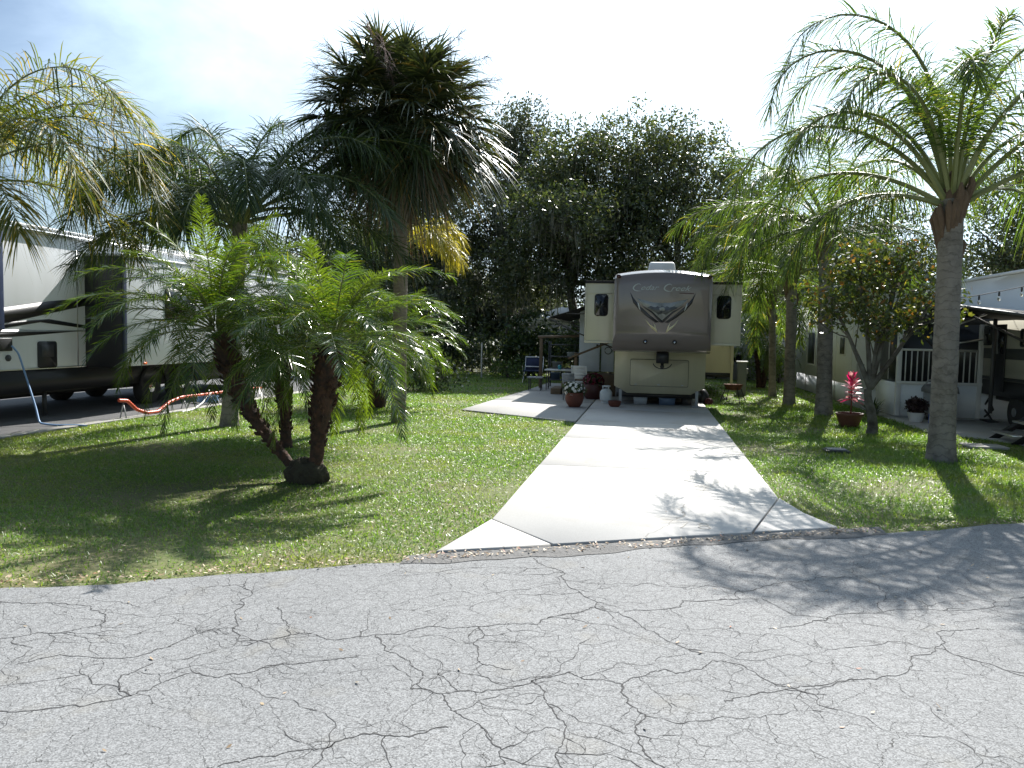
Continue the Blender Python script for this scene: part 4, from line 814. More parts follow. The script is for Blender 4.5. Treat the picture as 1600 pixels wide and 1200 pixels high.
for dx, rest, x0, x1, yb in ((0, 'edar', 524, 728, 372), (352, 'reek', 864, 1092, 378)):
    lb = MB(); word(rest, x0, x1, yb, 62, 0.45)
    sweep([(520 + dx, 318), (508 + dx, 302), (478 + dx, 304), (446 + dx, 326), (432 + dx, 352), (446 + dx, 376), (484 + dx, 386), (530 + dx, 384)], [2, 6, 9, 14, 16, 12, 7, 2])
    lb.build('lettering', M['letter'], capo)
decal('tagline_strip', [[(958, 400), (1126, 404), (1122, 412), (962, 408)]], mat('maroon_decal', (0.07, 0.012, 0.02), 0.4), 0.004, mirror=False)
def clearance(x, y):
    u, z = cz(x, y); return MB().prism([(u - .045, z - .035), (u + .045, z - .035), (u + .055, z), (u + .03, z + .035), (u - .03, z + .035), (u - .055, z)], 'y', 17.53, 17.62)
for x in (262, 1296): clearance(x, 214).build('clearance_light', mat('dark_amber_lens', (0.06, 0.02, 0.015), 0.25), t)
for x in (590, 925):
    u, z = cz(x, 972); d = MB().lathe([(0.0, 0), (0.05, 0), (0.05, 0.02), (0.04, 0.03)], 0, 0, 14); Vv = d.v[0]; d.v[0] = np.stack([u + Vv[:, 0], 17.585 - Vv[:, 2], z + Vv[:, 1]], 1)
    o = d.build('docking_light', M['black'], t); e = MB().lathe([(0.0, 0.03), (0.024, 0.03), (0.02, 0.038), (0, 0.04)], 0, 0, 12); Vv = e.v[0]; e.v[0] = np.stack([u + Vv[:, 0], 17.585 - Vv[:, 2], z + Vv[:, 1]], 1); e.build('lens', M['chrome'], o)
# hull behind the nose
hull = MB().prism([(-0.855, 0.50), (-0.54, 0.33), (0.99, 0.33), (1.315, 0.50), (1.315, 3.12), (0.8, 3.2), (0.23, 3.225), (-0.35, 3.2), (-0.855, 3.12)], 'y', 19.0, 29.0)
hullo = hull.build('body', M['cream'], t)
hp = MB(); hw_, r_ = [], 0.05
def rrect(x0, x1, z0, z1, r, n=5):
    a = np.linspace(0, PI / 2, n); o = []
    for cx_, cz_, s in ((x1 - r, z1 - r, 0), (x0 + r, z1 - r, 1), (x0 + r, z0 + r, 2), (x1 - r, z0 + r, 3)): o += [(cx_ + r * math.cos(x + s * PI / 2), cz_ + r * math.sin(x + s * PI / 2)) for x in a]
    return o
MB().prism(rrect(-0.475, 0.925, 0.505, 1.165, 0.04), 'y', 18.992, 18.999).build('hatch_seal', M['darkgrey'], t)
ho = MB().prism(rrect(-0.465, 0.915, 0.515, 1.155, 0.035), 'y', 18.982, 18.998).build('storage_hatch', M['cream'], t)
for u in (-0.33, 0.22, 0.78): box(u - .03, u + .03, 18.97, 18.981, 0.535, 0.56, 0.004).build('latch', M['steel'], ho)
# pin box
pb = MB(); pb.prism([(18.0, 1.34), (19.0, 1.34), (19.0, 1.15), (18.5, 1.09), (18.12, 1.10), (18.0, 1.2)], 'x', 0.14, 0.42); pbo = pb.build('pin_box', M['black'], t)
kp = MB(); kp.lathe([(0.0, 0.98), (0.035, 0.98), (0.05, 1.01), (0.05, 1.04), (0.035, 1.05), (0.045, 1.12)], 0.28, 18.25, 14); kp.build('king_pin', M['black'], pbo)
rg = MB(); a = np.linspace(-PI * 0.95, -0.05 * PI, 18); rg.tube(np.stack([0.28 + 0.21 * np.cos(a), np.full(18, 18.0), 1.12 + 0.14 * np.sin(a)], 1), 0.012, 6); rg.build('cable_loop', M['black'], pbo)
# slide-outs of the bedroom
def slide(u0, u1, v0, v1, z0, z1, wu=None, face=0):
    o = box(u0, u1, v0, v1, z0, z1, 0.008).build('slide_out', M['cream'], t)
    box(u0 - .012, u1 + .012, v0 - .022, v1 + .01, z1 - .035, z1 + .025, 0.006).build('topper', M['awning'], o)
    box(u0 + .004, u1 - .004, v0 - .012, v0 - .001, z1 - .275, z1 - .262).build('seam_trim', M['cream'], o)
    box(u0 - .014, u1 + .014, v0 - .020, v0 - .001, z0 - .02, z0 + .03, 0.005).build('flange', M['cream'], o)
    for s in (u0 - .014, u1 - .014): box(s, s + .028, v0 - .016, v0 - .001, z0 + .032, z1 - .037, 0.004).build('corner_trim', M['cream'], o)
    if wu:
        f = MB().prism(rrect(wu[0] - .02, wu[1] + .02, wu[2] - .02, wu[3] + .02, 0.075), 'y', v0 - .014, v0 - .001).build('window', M['black'], o)
        MB().prism(rrect(wu[0], wu[1], wu[2], wu[3], 0.06), 'y', v0 - .018, v0 - .0145).build('pane', M['glass'], f)
        box(wu[0] + .004, wu[1] - .004, v0 - .0195, v0 - .0182, (wu[2] * .55 + wu[3] * .45), (wu[2] * .55 + wu[3] * .45) + .012).build('window_bar', M['black'], f)
    return o
slide(-1.535, -0.88, 18.2, 20.9, 1.56, 2.97, (-1.31, -1.03, 2.19, 2.67))
slide(1.34, 1.995, 18.2, 20.9, 1.56, 2.97, (1.48, 1.76, 2.17, 2.66))
o = box(1.32, 2.35, 23.2, 27.5, 0.70, 2.75, 0.008).build('slide_out', M['cream'], t)
box(2.31, 2.39, 23.17, 23.199, 0.28, 2.78, 0.004).build('corner_trim', M['cream'], o); box(1.33, 2.34, 23.18, 27.45, 0.58, 0.697).build('underside', M['black'], o)
# roof gear
bm = bmesh.new(); bmesh.ops.create_cube(bm, size=1)
for v in bm.verts: v.co = Vector((0.21 + v.co.x * (0.70 if v.co.z < 0 else 0.60), 19.7 + v.co.y * (1.1 if v.co.z < 0 else 0.8), 3.39 + v.co.z * 0.31))
bmesh.ops.bevel(bm, geom=bm.edges[:], offset=0.055, segments=4, affect='EDGES', profile=0.5)
ac = MB(); ac.from_bm(bm); aco = ac.build('roof_air_conditioner', M['whitepaint'], t, smooth=40)
an = MB(); an.tube([(1.05, 19.6, 3.15), (1.15, 19.6, 3.3), (1.75, 19.6, 3.42)], [0.018, 0.012, 0.008], 6); an.build('antenna', M['whitepaint'], t)
for u in (-0.69, 1.13):
    lg = box(u - .035, u + .035, 18.9, 18.97, 0.06, 0.42, 0.006).build('landing_leg', M['greyplastic'], t); box(u - .10, u + .10, 18.83, 19.03, 0.038, 0.062, 0.004).build('foot_pad', M['greyplastic'], lg)
box(-0.8, 1.26, 19.2, 28.9, 0.22, 0.325).build('chassis', M['black'], t)
def wheel(parent, x, y, r, wdt, side, hub='steel'):
    h = wdt / 2
    o = MB().lathe([(r * .60, -h), (r * .9, -h), (r, -h * .6), (r, h * .6), (r * .9, h), (r * .60, h)], y, r + .005, 28, 'x'); V_ = o.v[0]; V_[:, 0] += x; w_ = o.build('wheel', M['rubber'], parent, smooth=40)
    hb_ = MB().lathe([(r * .60, 0), (r * .56, side * h * .9), (r * .30, side * h * .5), (r * .26, side * h * 1.1), (0.01, side * h * 1.2)], y, r + .005, 24, 'x'); hb_.v[0][:, 0] += x; hb_.build('rim', M[hub], w_, smooth=40)
for y in (25.6, 26.6):
    wheel(t, -0.74, y, 0.38, 0.22, -1); wheel(t, 1.20, y, 0.38, 0.22, 1)
# patio awning, entry door and steps on the left side
aw = MB(); n = 9
for k in range(n):
    pass
q = np.linspace(0, 1, n); U_ = -0.87 - q * 1.9; Z_ = 2.92 - 0.74 * q - 0.06 * np.sin(q * PI)
P = np.concatenate([np.stack([U_, np.full(n, 20.95), Z_], 1), np.stack([U_, np.full(n, 26.4), Z_], 1), np.stack([U_, np.full(n, 20.95), Z_ + .012], 1), np.stack([U_, np.full(n, 26.4), Z_ + .012], 1)])
k = np.arange(n - 1); aw.arr(P, np.concatenate([np.stack([k, k + 1, k + n + 1, k + n], 1), np.stack([k + 2 * n, k + 3 * n, k + 3 * n + 1, k + 2 * n + 1], 1), np.stack([k, k + 2 * n, k + 2 * n + 1, k + 1], 1)]))
awo = aw.build('awning', M['awning'], t)
MB().tube([(-2.79, 20.9, 2.17), (-2.79, 26.45, 2.17)], 0.045, 10).build('roller_tube', M['alum'], awo)
for y in (21.0, 26.35): MB().tube([(-0.9, y, 1.35), (-1.9, y, 1.75), (-2.77, y, 2.14)], 0.022, 6).build('awning_arm', M['darkgrey'], awo)
for y in (21.0, 26.35): MB().tube([(-0.9, y, 2.3), (-2.3, y, 2.3)], 0.018, 6).build('awning_rafter', M['darkgrey'], awo)
do = box(-2.06, -1.46, 22.58, 22.62, 0.66, 2.45, 0.01).build('entry_door', M['bluewhite'], t)
MB().prism(rrect(-1.93, -1.6, 1.55, 2.25, 0.05), 'y', 22.572, 22.579).build('door_window', M['glass'], do)
box(-1.56, -1.5, 22.55, 22.579, 1.35, 1.46, 0.004).build('handle', M['black'], do)
o = box(-1.42, -1.05, 22.70, 22.73, 0.66, 2.4, 0.008).build('screen_door', M['bluewhite'], t)
a = np.linspace(0, 2 * PI, 17); MB().tube(np.stack([-1.22 + .10 * np.cos(a), np.full(17, 22.68), 1.28 + .10 * np.sin(a)], 1), 0.012, 6).build('handle', M['black'], o)

# wooden landing with a hand rail beside the trailer door
t = thing('wooden_deck', 'small weathered wooden landing with a sloping hand rail beside the open trailer door', 'deck', (-1.5, 21.8, 0))
dk = MB()
for k in range(9): dk.box(-2.0, -0.92, 21.4 + k * .15, 21.535 + k * .15, 0.585, 0.62, 0.004)
dk.build('deck_boards', M['wood'], t)
box(-2.0, -0.92, 21.36, 21.395, 0.10, 0.60, 0.004).build('front_board', M['wood'], t)
for u, v in ((-1.96, 21.45), (-0.98, 21.45), (-1.96, 22.7)): box(u - .045, u + .045, v - .045 + .05, v + .045 + .05, 0.0, 0.58).build('support_post', M['wood'], t)
box(-2.09, -2.005, 21.42, 21.505, 0.03, 1.22, 0.006).build('rail_post', M['wood'], t)
MB().tube([(-2.25, 21.38, 1.06), (-2.0, 21.38, 1.17), (-1.10, 21.38, 1.55)], 0.032, 6).build('hand_rail', M['wood'], t)
for k in range(2): box(-2.75 + k * .3, -2.46 + k * .3, 21.55, 22.6, 0.03 + .19 * k, 0.2 + .19 * k, 0.005).build('step', M['wood'], t)

# things on and round the patio
def plant_pot(mb, cx, cy, prof, seg=26): return mb.lathe(prof, cx, cy, seg)
Z = DZ
t = thing('flower_pot', 'round terracotta pot of white flowers at the front of the shaded patio', 'flower pot', (-1.72, 17.95, Z))
plant_pot(MB(), -1.72, 17.95, [(0.0, Z), (0.13, Z), (0.19, Z + .09), (0.222, Z + .2), (0.205, Z + .31), (0.21, Z + .33), (0.195, Z + .335), (0.18, Z + .30), (0.0, Z + .30)]).build('pot', M['terracotta'], t, smooth=40)
def posy(t, c, r, m_leaf, m_pet, n_leaf, n_fl, fr, up=0.6):
    lm, pm = MB(), MB(); c = np.array(c)
    d = nrm(rng.standard_normal((n_leaf, 3)) + [0, 0, .35]); leaf_cloud(lm, c + d * rng.random((n_leaf, 1)) ** .5 * r * [1, 1, up], 0.03, 6, 0.07, 0.03); lm.build('leaves', M[m_leaf], t)
    d = nrm(rng.standard_normal((n_fl, 3)) + [0, -.2, .7])
    for p, dd in zip(c + d * r * [1.02, 1.02, up + .08] * rng.uniform(.85, 1.08, (n_fl, 1)), d):
        k = 9; a = np.arange(k) * 2 * PI / k; A = nrm(np.cross(dd, [.3, .2, 1])); B = np.cross(dd, A)
        D = nrm(A * np.cos(a)[:, None] + B * np.sin(a)[:, None] + dd * .35); pm.strips(np.repeat(p[None], k, 0), D, nrm(np.cross(D, dd)), fr, fr * .75, 0.0, prof=(.4, 1, .9, .2))
        pm.build('flower', M[m_pet], t); pm = MB()
posy(t, (-1.72, 17.95, Z + .40), 0.26, 'shrubleaf', 'petal_white', 150, 42, 0.042)
t = thing('flower_pot', 'large dark maroon pot of red flowers near the wooden landing', 'flower pot', (-1.46, 20.45, Z))
plant_pot(MB(), -1.46, 20.45, [(0.0, Z), (0.20, Z), (0.27, Z + .15), (0.29, Z + .32), (0.26, Z + .40), (0.28, Z + .42), (0.25, Z + .42), (0.2, Z + .38), (0, Z + .38)]).build('pot', M['darkpot'], t, smooth=40)
posy(t, (-1.46, 20.45, Z + .48), 0.27, 'shrubleaf', 'petal_red', 110, 60, 0.055)
t = thing('propane_tank', 'pale propane cylinder with a collar standing on the patio beside the trailer nose', 'gas cylinder', (-1.06, 19.3, Z))
plant_pot(MB(), -1.06, 19.3, [(0.0, Z + .03), (0.10, Z + .03), (0.15, Z + .08), (0.155, Z + .2), (0.15, Z + .28), (0.10, Z + .34), (0.03, Z + .36), (0, Z + .36)]).build('cylinder', M['propane'], t, smooth=40)
a = np.linspace(PI * 1.15, PI * 2.7, 20); MB().tube(np.stack([-1.06 + .095 * np.cos(a), 19.3 + .095 * np.sin(a), np.full(20, Z + .42)], 1), 0.018, 6).build('collar', M['propane'], t)
cl = MB()
for b in (PI * 1.2, PI * 1.7, PI * 2.3): cl.tube([(-1.06 + .095 * math.cos(b), 19.3 + .095 * math.sin(b), Z + .32), (-1.06 + .095 * math.cos(b), 19.3 + .095 * math.sin(b), Z + .42)], 0.016, 5)
cl.build('collar_stays', M['propane'], t); MB().lathe([(0.02, Z + .35), (0.02, Z + .40), (0.03, Z + .40), (0.03, Z + .425), (0.0, Z + .43)], -1.06, 19.3, 10).build('valve', M['steel'], t)
MB().lathe([(0.11, Z), (0.12, Z), (0.12, Z + .035), (0.11, Z + .035)], -1.06, 19.3, 20).build('foot_ring', M['propane'], t)
t = tag(plant_pot(MB(), -0.80, 18.35, [(0.0, Z), (0.10, Z), (0.14, Z + .04), (0.16, Z + .13), (0.15, Z + .14), (0.13, Z + .06), (0, Z + .05)]).build('terracotta_bowl', M['terracotta'], None, smooth=40), 'low empty terracotta bowl on the concrete in front of the propane cylinder', 'bowl')

def slat_chair(name, label, loc, rz, seat_w, seat_h, back_h, m, nsl=4):
    t = thing(name, label, 'chair', loc); ca, sa = math.cos(rz), math.sin(rz)
    def rot(mb):
        for k in range(len(mb.v)): V_ = mb.v[k]; mb.v[k] = np.stack([loc[0] + V_[:, 0] * ca - V_[:, 1] * sa, loc[1] + V_[:, 0] * sa + V_[:, 1] * ca, loc[2] + V_[:, 2]], 1)
        return mb
    h = seat_w / 2
    st = MB()
    for k in range(nsl): st.box(-h, h, -h + k * 2 * h / nsl, -h + (k + .8) * 2 * h / nsl, seat_h, seat_h + .02)
    rot(st).build('seat', m, t); bk = MB()
    for k in range(nsl):
        z0 = seat_h + .10 + k * (back_h - .1) / nsl; y0 = h + .05 + (z0 - seat_h) * .28; bk.prism([(y0, z0), (y0 + .02, z0), (y0 + .02 + .03, z0 + back_h / nsl * .8), (y0 + .03, z0 + back_h / nsl * .8)], 'x', -h, h)
    rot(bk).build('backrest', m, t)
    for sx in (-1, 1):
        rot(MB().tube([(sx * h, h + .02, 0.0), (sx * h, h + .04, seat_h), (sx * h, h + .08 + back_h * .28, seat_h + back_h)], 0.016, 6)).build('leg', m, t)
        rot(MB().tube([(sx * h, -h - .02, 0.0), (sx * h, -h, seat_h)], 0.016, 6)).build('leg', m, t)
    return t
slat_chair('folding_chair', 'white slatted chair tilted against the wooden post by the trailer door', (-1.80, 20.9, Z), R(170), 0.40, 0.40, 0.46, M['whitepaint'])
slat_chair('bistro_chair', 'small pale metal chair half hidden behind the white flowers', (-1.98, 19.6, Z), R(20), 0.30, 0.36, 0.32, M['greyplastic'], 3)
t = thing('camp_chair', 'dark blue folding camp chair with a white trimmed back on the far grass', 'chair', (-4.1, 27.0, 0))
box(-4.42, -3.78, 26.75, 27.25, 0.40, 0.44, 0.01).build('seat', mat('navy_canvas', (0.02, 0.03, 0.07), 0.9), t)
MB().prism([(27.22, .42), (27.26, .42), (27.42, .90), (27.38, .90)], 'x', -4.4, -3.8).build('backrest', mat('navy_back_canvas', (0.025, 0.035, 0.08), 0.9), t)
for z in (0.56, 0.90): MB().tube([(-4.42, 27.22 + (z - .42) * .33, z), (-3.78, 27.22 + (z - .42) * .33, z)], 0.022, 6).build('trim', M['whitepaint'], t)
for sx in (-4.42, -3.78):
    MB().tube([(sx, 26.75, 0), (sx, 27.3, .46), (sx, 27.42, .92)], 0.014, 6).build('leg', M['alum'], t); MB().tube([(sx, 27.3, 0), (sx, 26.76, .42), (sx, 26.76, .62)], 0.014, 6).build('leg', M['alum'], t)
t = thing('pergola', 'open wooden frame of two posts and a top beam at the patio edge', 'frame', (-3.4, 24, 0))
for u in (-3.39, -2.12): box(u - .05, u + .05, 23.95, 24.05, 0.0, 1.60, 0.006).build('post', M['wood'], t)
MB().tube([(-3.5, 24.0, 1.635), (-1.9, 24.0, 1.70)], 0.045, 4).build('beam', M['wood'], t)
t = thing('storage_shelf', 'dark metal shelf unit crowded with things behind the wooden frame', 'shelf', (-2.75, 24.7, 0))
for u in (-3.2, -2.2):
    for v in (24.5, 24.95): box(u - .02, u + .02, v - .02, v + .02, 0, 1.5).build('post', M['darkgrey'], t)
for z in (0.25, 0.62, 1.0, 1.38): box(-3.2, -2.2, 24.48, 24.97, z, z + .03).build('shelf', M['darkgrey'], t)
for i, (u, z, w_, h_, m_, lab) in enumerate([(-3.0, 0.28, .28, .22, 'bluetub', 'blue storage tub at the bottom left of the dark shelf unit'), (-2.5, 0.28, .34, .26, 'darkgrey', 'dark box at the bottom right of the shelf unit'), (-2.95, .65, .3, .2, 'greyplastic', 'grey box on the second shelf of the shelf unit'), (-2.45, 1.03, .36, .13, 'tub', 'pale flat tub on the third shelf of the shelf unit')]):
    b = MB().prism([(u - w_ / 2 + .02, z), (u + w_ / 2 - .02, z), (u + w_ / 2, z + h_ * .86), (u + w_ / 2 + .01, z + h_ * .86), (u + w_ / 2 + .01, z + h_), (u - w_ / 2 - .01, z + h_), (u - w_ / 2 - .01, z + h_ * .86), (u - w_ / 2, z + h_ * .86)], 'y', 24.55, 24.9).build('storage_box', M[m_]); tag(b, lab, 'box')
def table(name, label, x0, x1, y0, y1, h, m):
    t = thing(name, label, 'table', ((x0 + x1) / 2, (y0 + y1) / 2, Z)); box(x0, x1, y0, y1, h - .04, h, 0.008).build('tabletop', m, t)
    for x in (x0 + .06, x1 - .06):
        for y in (y0 + .05, y1 - .05): MB().tube([(x, y, Z), (x, y, h - .045)], 0.016, 6).build('leg', M['darkgrey'], t)
    return t
table('patio_table', 'white-topped patio table in front of the dark shelf unit', -3.15, -2.25, 23.1, 23.7, 0.66, M['whitepaint'])
table('side_table', 'low grey side table left of the white-topped patio table', -3.62, -3.15, 22.7, 23.1, 0.44, M['greyplastic'])
tag(MB().lathe([(0.0, .662), (0.045, .662), (0.06, .72), (0.055, .78), (0.03, .80), (0.0, .80)], -2.72, 23.4, 14).build('turquoise_jar', mat('turquoise_glaze', (0.03, 0.30, 0.36), 0.3), None, smooth=40), 'small turquoise jar standing on the white patio table', 'jar')
def tub(label, u, v, w_, d_, h_, m, lid):
    t = thing('storage_tub', label, 'storage tub', (u, v, Z), 'plastic tubs under the trailer nose'); w2 = w_ / 2
    MB().prism([(u - w2 + .03, Z), (u + w2 - .03, Z), (u + w2, Z + h_), (u - w2, Z + h_)], 'y', v, v + d_).build('tub', M[m], t)
    box(u - w2 - .015, u + w2 + .015, v - .015, v + d_ + .015, Z + h_ + .001, Z + h_ + .03, 0.006).build('lid', M[lid], t)
tub('cloudy plastic storage tub under the trailer nose near its left leg', -0.21, 19.25, 0.36, 0.5, 0.20, 'tub', 'greyplastic')
tub('cloudy plastic storage tub with a dark lid under the middle of the trailer nose', 0.44, 19.25, 0.42, 0.5, 0.22, 'bluetub', 'darkgrey')
tub('dark storage tub close to the right landing leg of the cream trailer', 0.93, 19.5, 0.26, 0.5, 0.20, 'darkgrey', 'darkgrey')

# ------------------------------------------------------------------ utility post, tripod stand, bag, drain cover
t = thing('utility_post', 'square grey electrical hook-up post with a white cap on the right lawn', 'utility post', (2.74, 24.0, 0))
box(2.60, 2.86, 23.9, 24.1, 0, 1.0, 0.01).build('post', mat('grey_green_metal', (0.16, 0.18, 0.17), 0.5), t); box(2.57, 2.89, 23.87, 24.13, 1.001, 1.04, 0.006).build('cap', M['whitepaint'], t)
mo = box(2.86, 2.90, 23.92, 24.08, 0.66, 0.82, 0.006).build('meter', M['greyplastic'], t)
t = thing('fire_bowl', 'small rusty fire bowl on thin dark legs beside the utility post', 'fire bowl', (2.2, 21.1, 0))
MB().lathe([(0.05, .34), (0.19, .36), (0.24, .47), (0.25, .50), (0.22, .48), (0.05, .38)], 2.2, 21.1, 20).build('bowl', M['rust'], t, smooth=40)
for b in (0.4, 1.97, 3.5, 5.1): MB().tube([(2.2 + .2 * math.cos(b), 21.1 + .2 * math.sin(b), .45), (2.2 + .38 * math.cos(b), 21.1 + .38 * math.sin(b), 0)], 0.011, 5).build('leg', M['black'], t)
a = np.linspace(0, 2 * PI, 25); MB().tube(np.stack([2.2 + .33 * np.cos(a), 21.1 + .33 * np.sin(a), np.full(25, .10)], 1), 0.007, 4).build('foot_ring', M['black'], t)
tag(MB().lathe([(0.0, .0), (0.08, .0), (0.10, .06), (0.09, .12), (0.05, .17), (0.0, .18)], 1.52, 20.2, 14, jitter=0.09).build('red_bag', M['redbag'], None, smooth=50), 'lumpy dark red cloth bag lying on grass by the right rear of the trailer nose', 'bag')
tag(MB().lathe([(0.0, .0), (0.12, .0), (0.17, .12), (0.15, .26), (0.06, .37), (0.0, .38)], 1.38, 20.5, 14, jitter=0.09).build('dark_bag', M['black'], None, smooth=50), 'lumpy black bag beside the red bag next to the trailer', 'bag')
t = thing('drain_cover', 'flat dark plastic box lid lying on the shaded right lawn', 'drain cover', (2.83, 12.36, 0))
box(2.66, 3.02, 12.22, 12.50, 0.0, 0.045, 0.008).build('frame', M['black'], t); box(2.70, 2.98, 12.25, 12.47, 0.046, 0.062, 0.005).build('lid', mat('scuffed_grey_plastic', (0.20, 0.21, 0.22), 0.4), t)
tag(box(5.15, 5.75, 13.5, 13.95, 0.0, 0.045, 0.012).build('stepping_stone', M['patio']), 'single pale stepping stone in the grass before the camper steps', 'paving stone')

# pink plant in its pot
t = thing('potted_plant', 'bright pink ti plant in a wide brown pot beside the small tree', 'potted plant', (3.92, 16.1, 0))
MB().lathe([(0.0, 0), (0.17, 0), (0.235, .22), (0.25, .25), (0.26, .25), (0.26, .285), (0.235, .285), (0.22, .23), (0, .22)], 3.92, 16.1, 26).build('pot', M['brownpot'], t, smooth=40)
MB().tube([(3.94, 16.1, .2), (3.95, 16.1, .55), (3.93, 16.1, .95)], [0.018, 0.014, 0.01], 6).build('stem', M['brownpot'], t)
pl = MB(); n = 46; a = np.arange(n) * 2.4; z = np.linspace(.55, .98, n); el = np.radians(np.linspace(-5, 72, n))
D = np.stack([np.cos(a) * np.cos(el), np.sin(a) * np.cos(el), np.sin(el)], 1); pl.strips(np.stack([np.full(n, 3.94), np.full(n, 16.1), z], 1), D, nrm(np.cross(D, [0, 0, 1.]) + rng.normal(0, .2, (n, 3))), rng.uniform(.18, .3, n), 0.075, 0.3, prof=(.3, 1, .85, .1)); pl.build('leaves', M['pinkleaf'], t)

# ------------------------------------------------------------------ black and white trailer on the left
t = thing('trailer', 'long white travel trailer with black swoosh stripes and a dark slide-out at the left edge', 'trailer', (-12.0, 14.5, 0))
WU = -10.7
box(-13.2, WU, 7.0, 21.5, 0.90, 3.36, 0.02).build('body', M['white'], t)
box(-13.22, WU + .03, 6.98, 21.52, 3.361, 3.43, 0.01).build('roof', M['white'], t)
box(-13.1, WU - .01, 7.05, 21.45, 0.50, 0.898).build('skirt', M['black'], t)
def swoosh(pts, m, proud): 
    return MB().prism([(a, b) for a, b in pts], 'x', WU + proud, WU + proud + .003).build('stripe', m, t)
def wz(x, y):                                                            # a point of the left wall
    return SW[(x, y)]
swoosh([(9.6, 1.60), (11.0, 1.66), (12.0, 1.86), (13.13, 2.08), (13.13, 2.22), (12.2, 2.12), (11.0, 1.94), (10.0, 1.82), (9.6, 1.78)], M['black'], 0.002)
swoosh([(10.9, 1.58), (12.0, 1.74), (13.13, 1.64), (13.13, 1.70), (12.2, 1.80), (11.4, 1.74)], M['black'], 0.002)
swoosh([(9.6, 1.44), (11.4, 1.48), (13.13, 1.60), (11.6, 1.60), (10.5, 1.52)], M['black'], 0.002)
swoosh([(9.6, 1.50), (11.2, 1.56), (13.13, 1.585), (13.13, 1.60), (11.2, 1.60), (9.6, 1.54)], M['silver'], 0.006)
e = box(WU + .001, WU + .035, 11.05, 11.35, 1.24, 1.46, 0.01).build('power_inlet', M['black'], t)
MB().lathe([(0, 0), (.05, 0), (.05, .02), (0, .03)], 11.3, 1.12, 14, 'x'); 
i_ = MB().lathe([(0.0, 0), (.055, 0), (.055, .02), (0, .03)], 11.28, 1.12, 14, 'x'); i_.v[0][:, 0] += WU; i_.build('water_inlet', M['darkgrey'], t)
hd = MB().prism(rrect(11.92, 12.36, 0.92, 1.40, 0.05), 'x', WU + .001, WU + .02).build('compartment_door', M['black'], t)
box(WU + .021, WU + .026, 12.0, 12.28, 1.12, 1.34).build('vent', M['darkgrey'], hd)
# slide-out with its dark flank towards the road
s_ = box(WU - .05, -9.9, 13.15, 19.6, 0.93, 3.03, 0.01).build('slide_out', M['white'], t)
box(WU + .002, -9.905, 13.10, 13.149, 0.90, 3.02, 0.006).build('flank', M['black'], s_); box(WU + .003, -9.88, 13.08, 19.65, 3.031, 3.075, 0.01).build('topper', M['white'], s_)
box(-9.899, -9.87, 13.10, 13.2, 0.9, 3.03, 0.006).build('corner_trim', mat('navy_trim', (0.025, 0.035, 0.07), 0.4), s_)
wf = MB().prism(rrect(14.4, 15.5, 1.85, 2.5, 0.08), 'x', -9.899, -9.885).build('window', M['black'], s_); MB().prism(rrect(14.45, 15.45, 1.9, 2.45, 0.06), 'x', -9.884, -9.88).build('pane', M['glass'], wf)
wf = MB().prism(rrect(17.0, 18.0, 1.85, 2.5, 0.08), 'x', -9.899, -9.885).build('window', M['black'], s_); MB().prism(rrect(17.05, 17.95, 1.9, 2.45, 0.06), 'x', -9.884, -9.88).build('pane', M['glass'], wf)
box(WU + .002, WU + .05, 10.9, 11.18, 1.6, 3.3, 0.01).build('rear_trim', mat('navy_edge_trim', (0.03, 0.045, 0.10), 0.4), t)
for v in (9.0, 12.9, 20.2): box(WU + .001, WU + .006, v - .012, v + .012, 0.91, 3.3).build('seam_trim', M['alum'], t)
box(WU + .007, WU + .02, 7.1, 13.1, 0.905, 0.935, 0.004).build('belt_trim', M['alum'], t)
MB().tube([(WU + .03, 7, 3.33), (WU + .03, 21.4, 3.33)], 0.03, 6).build('gutter', M['alum'], t)
for y in (15.15, 16.25): wheel(t, WU - .16, y, 0.36, 0.22, 1, 'chrome')
for y in (15.15, 16.25): wheel(t, -13.0, y, 0.36, 0.22, -1, 'chrome')
a = np.linspace(0, PI, 15); fd = MB()
for y in (15.15, 16.25): fd.tube(np.stack([np.full(15, WU + .02), y + .46 * np.cos(a), .42 + .44 * np.sin(a)], 1), 0.035, 6)
fd.build('fender_trim', M['rubber'], t)
for y in (12.4, 20.6): MB().tube([(WU - .3, y, .0), (WU - .3, y, .55)], 0.04, 8).build('stabiliser_leg', M['darkgrey'], t)
box(-12.6, -11.3, 7.2, 21.3, 0.36, 0.495).build('chassis', M['black'], t)
tail = box(-9.899, -9.888, 13.7, 13.8, 0.95, 0.99).build('marker_light', mat('amber_lens', (0.7, 0.12, 0.02), 0.3), s_)

# hoses and cables beside it
def smooth_path(pts, n=60):
    p = np.asarray(pts, float); q = np.linspace(0, len(p) - 1, n); ii = np.arange(len(p)); P = np.stack([np.interp(q, ii, p[:, c]) for c in range(3)], 1)
    for _ in range(6): P[1:-1] = (P[:-2] + 2 * P[1:-1] + P[2:]) / 4
    return P
P = smooth_path([(-9.42, 12.35, .36), (-9.40, 12.55, .34), (-9.36, 12.75, .16), (-9.33, 13.0, .075), (-9.33, 13.35, .07), (-9.36, 13.75, .22), (-9.40, 14.2, .28), (-9.42, 15.2, .27), (-9.42, 16.4, .28), (-9.45, 17.6, .25)], 150)
t = thing('sewer_hose', 'bright orange sewer hose sagging along the edge of the left concrete pad', 'hose', (-9.4, 12.35, 0))
rr = 0.031 + 0.004 * np.sin(np.arange(150) * 2.1)
MB().tube(P, rr, 12).build('hose', M['hose'], t, smooth=60)
for y, z in ((12.45, .30), (14.3, .22), (15.8, .22), (17.2, .2)):
    s2 = MB()
    for d in (-.07, .07): s2.tube([(-9.41 + d, y, 0.0), (-9.41, y, z)], 0.012, 5)
    s2.build('hose_support', M['greyplastic'], t)
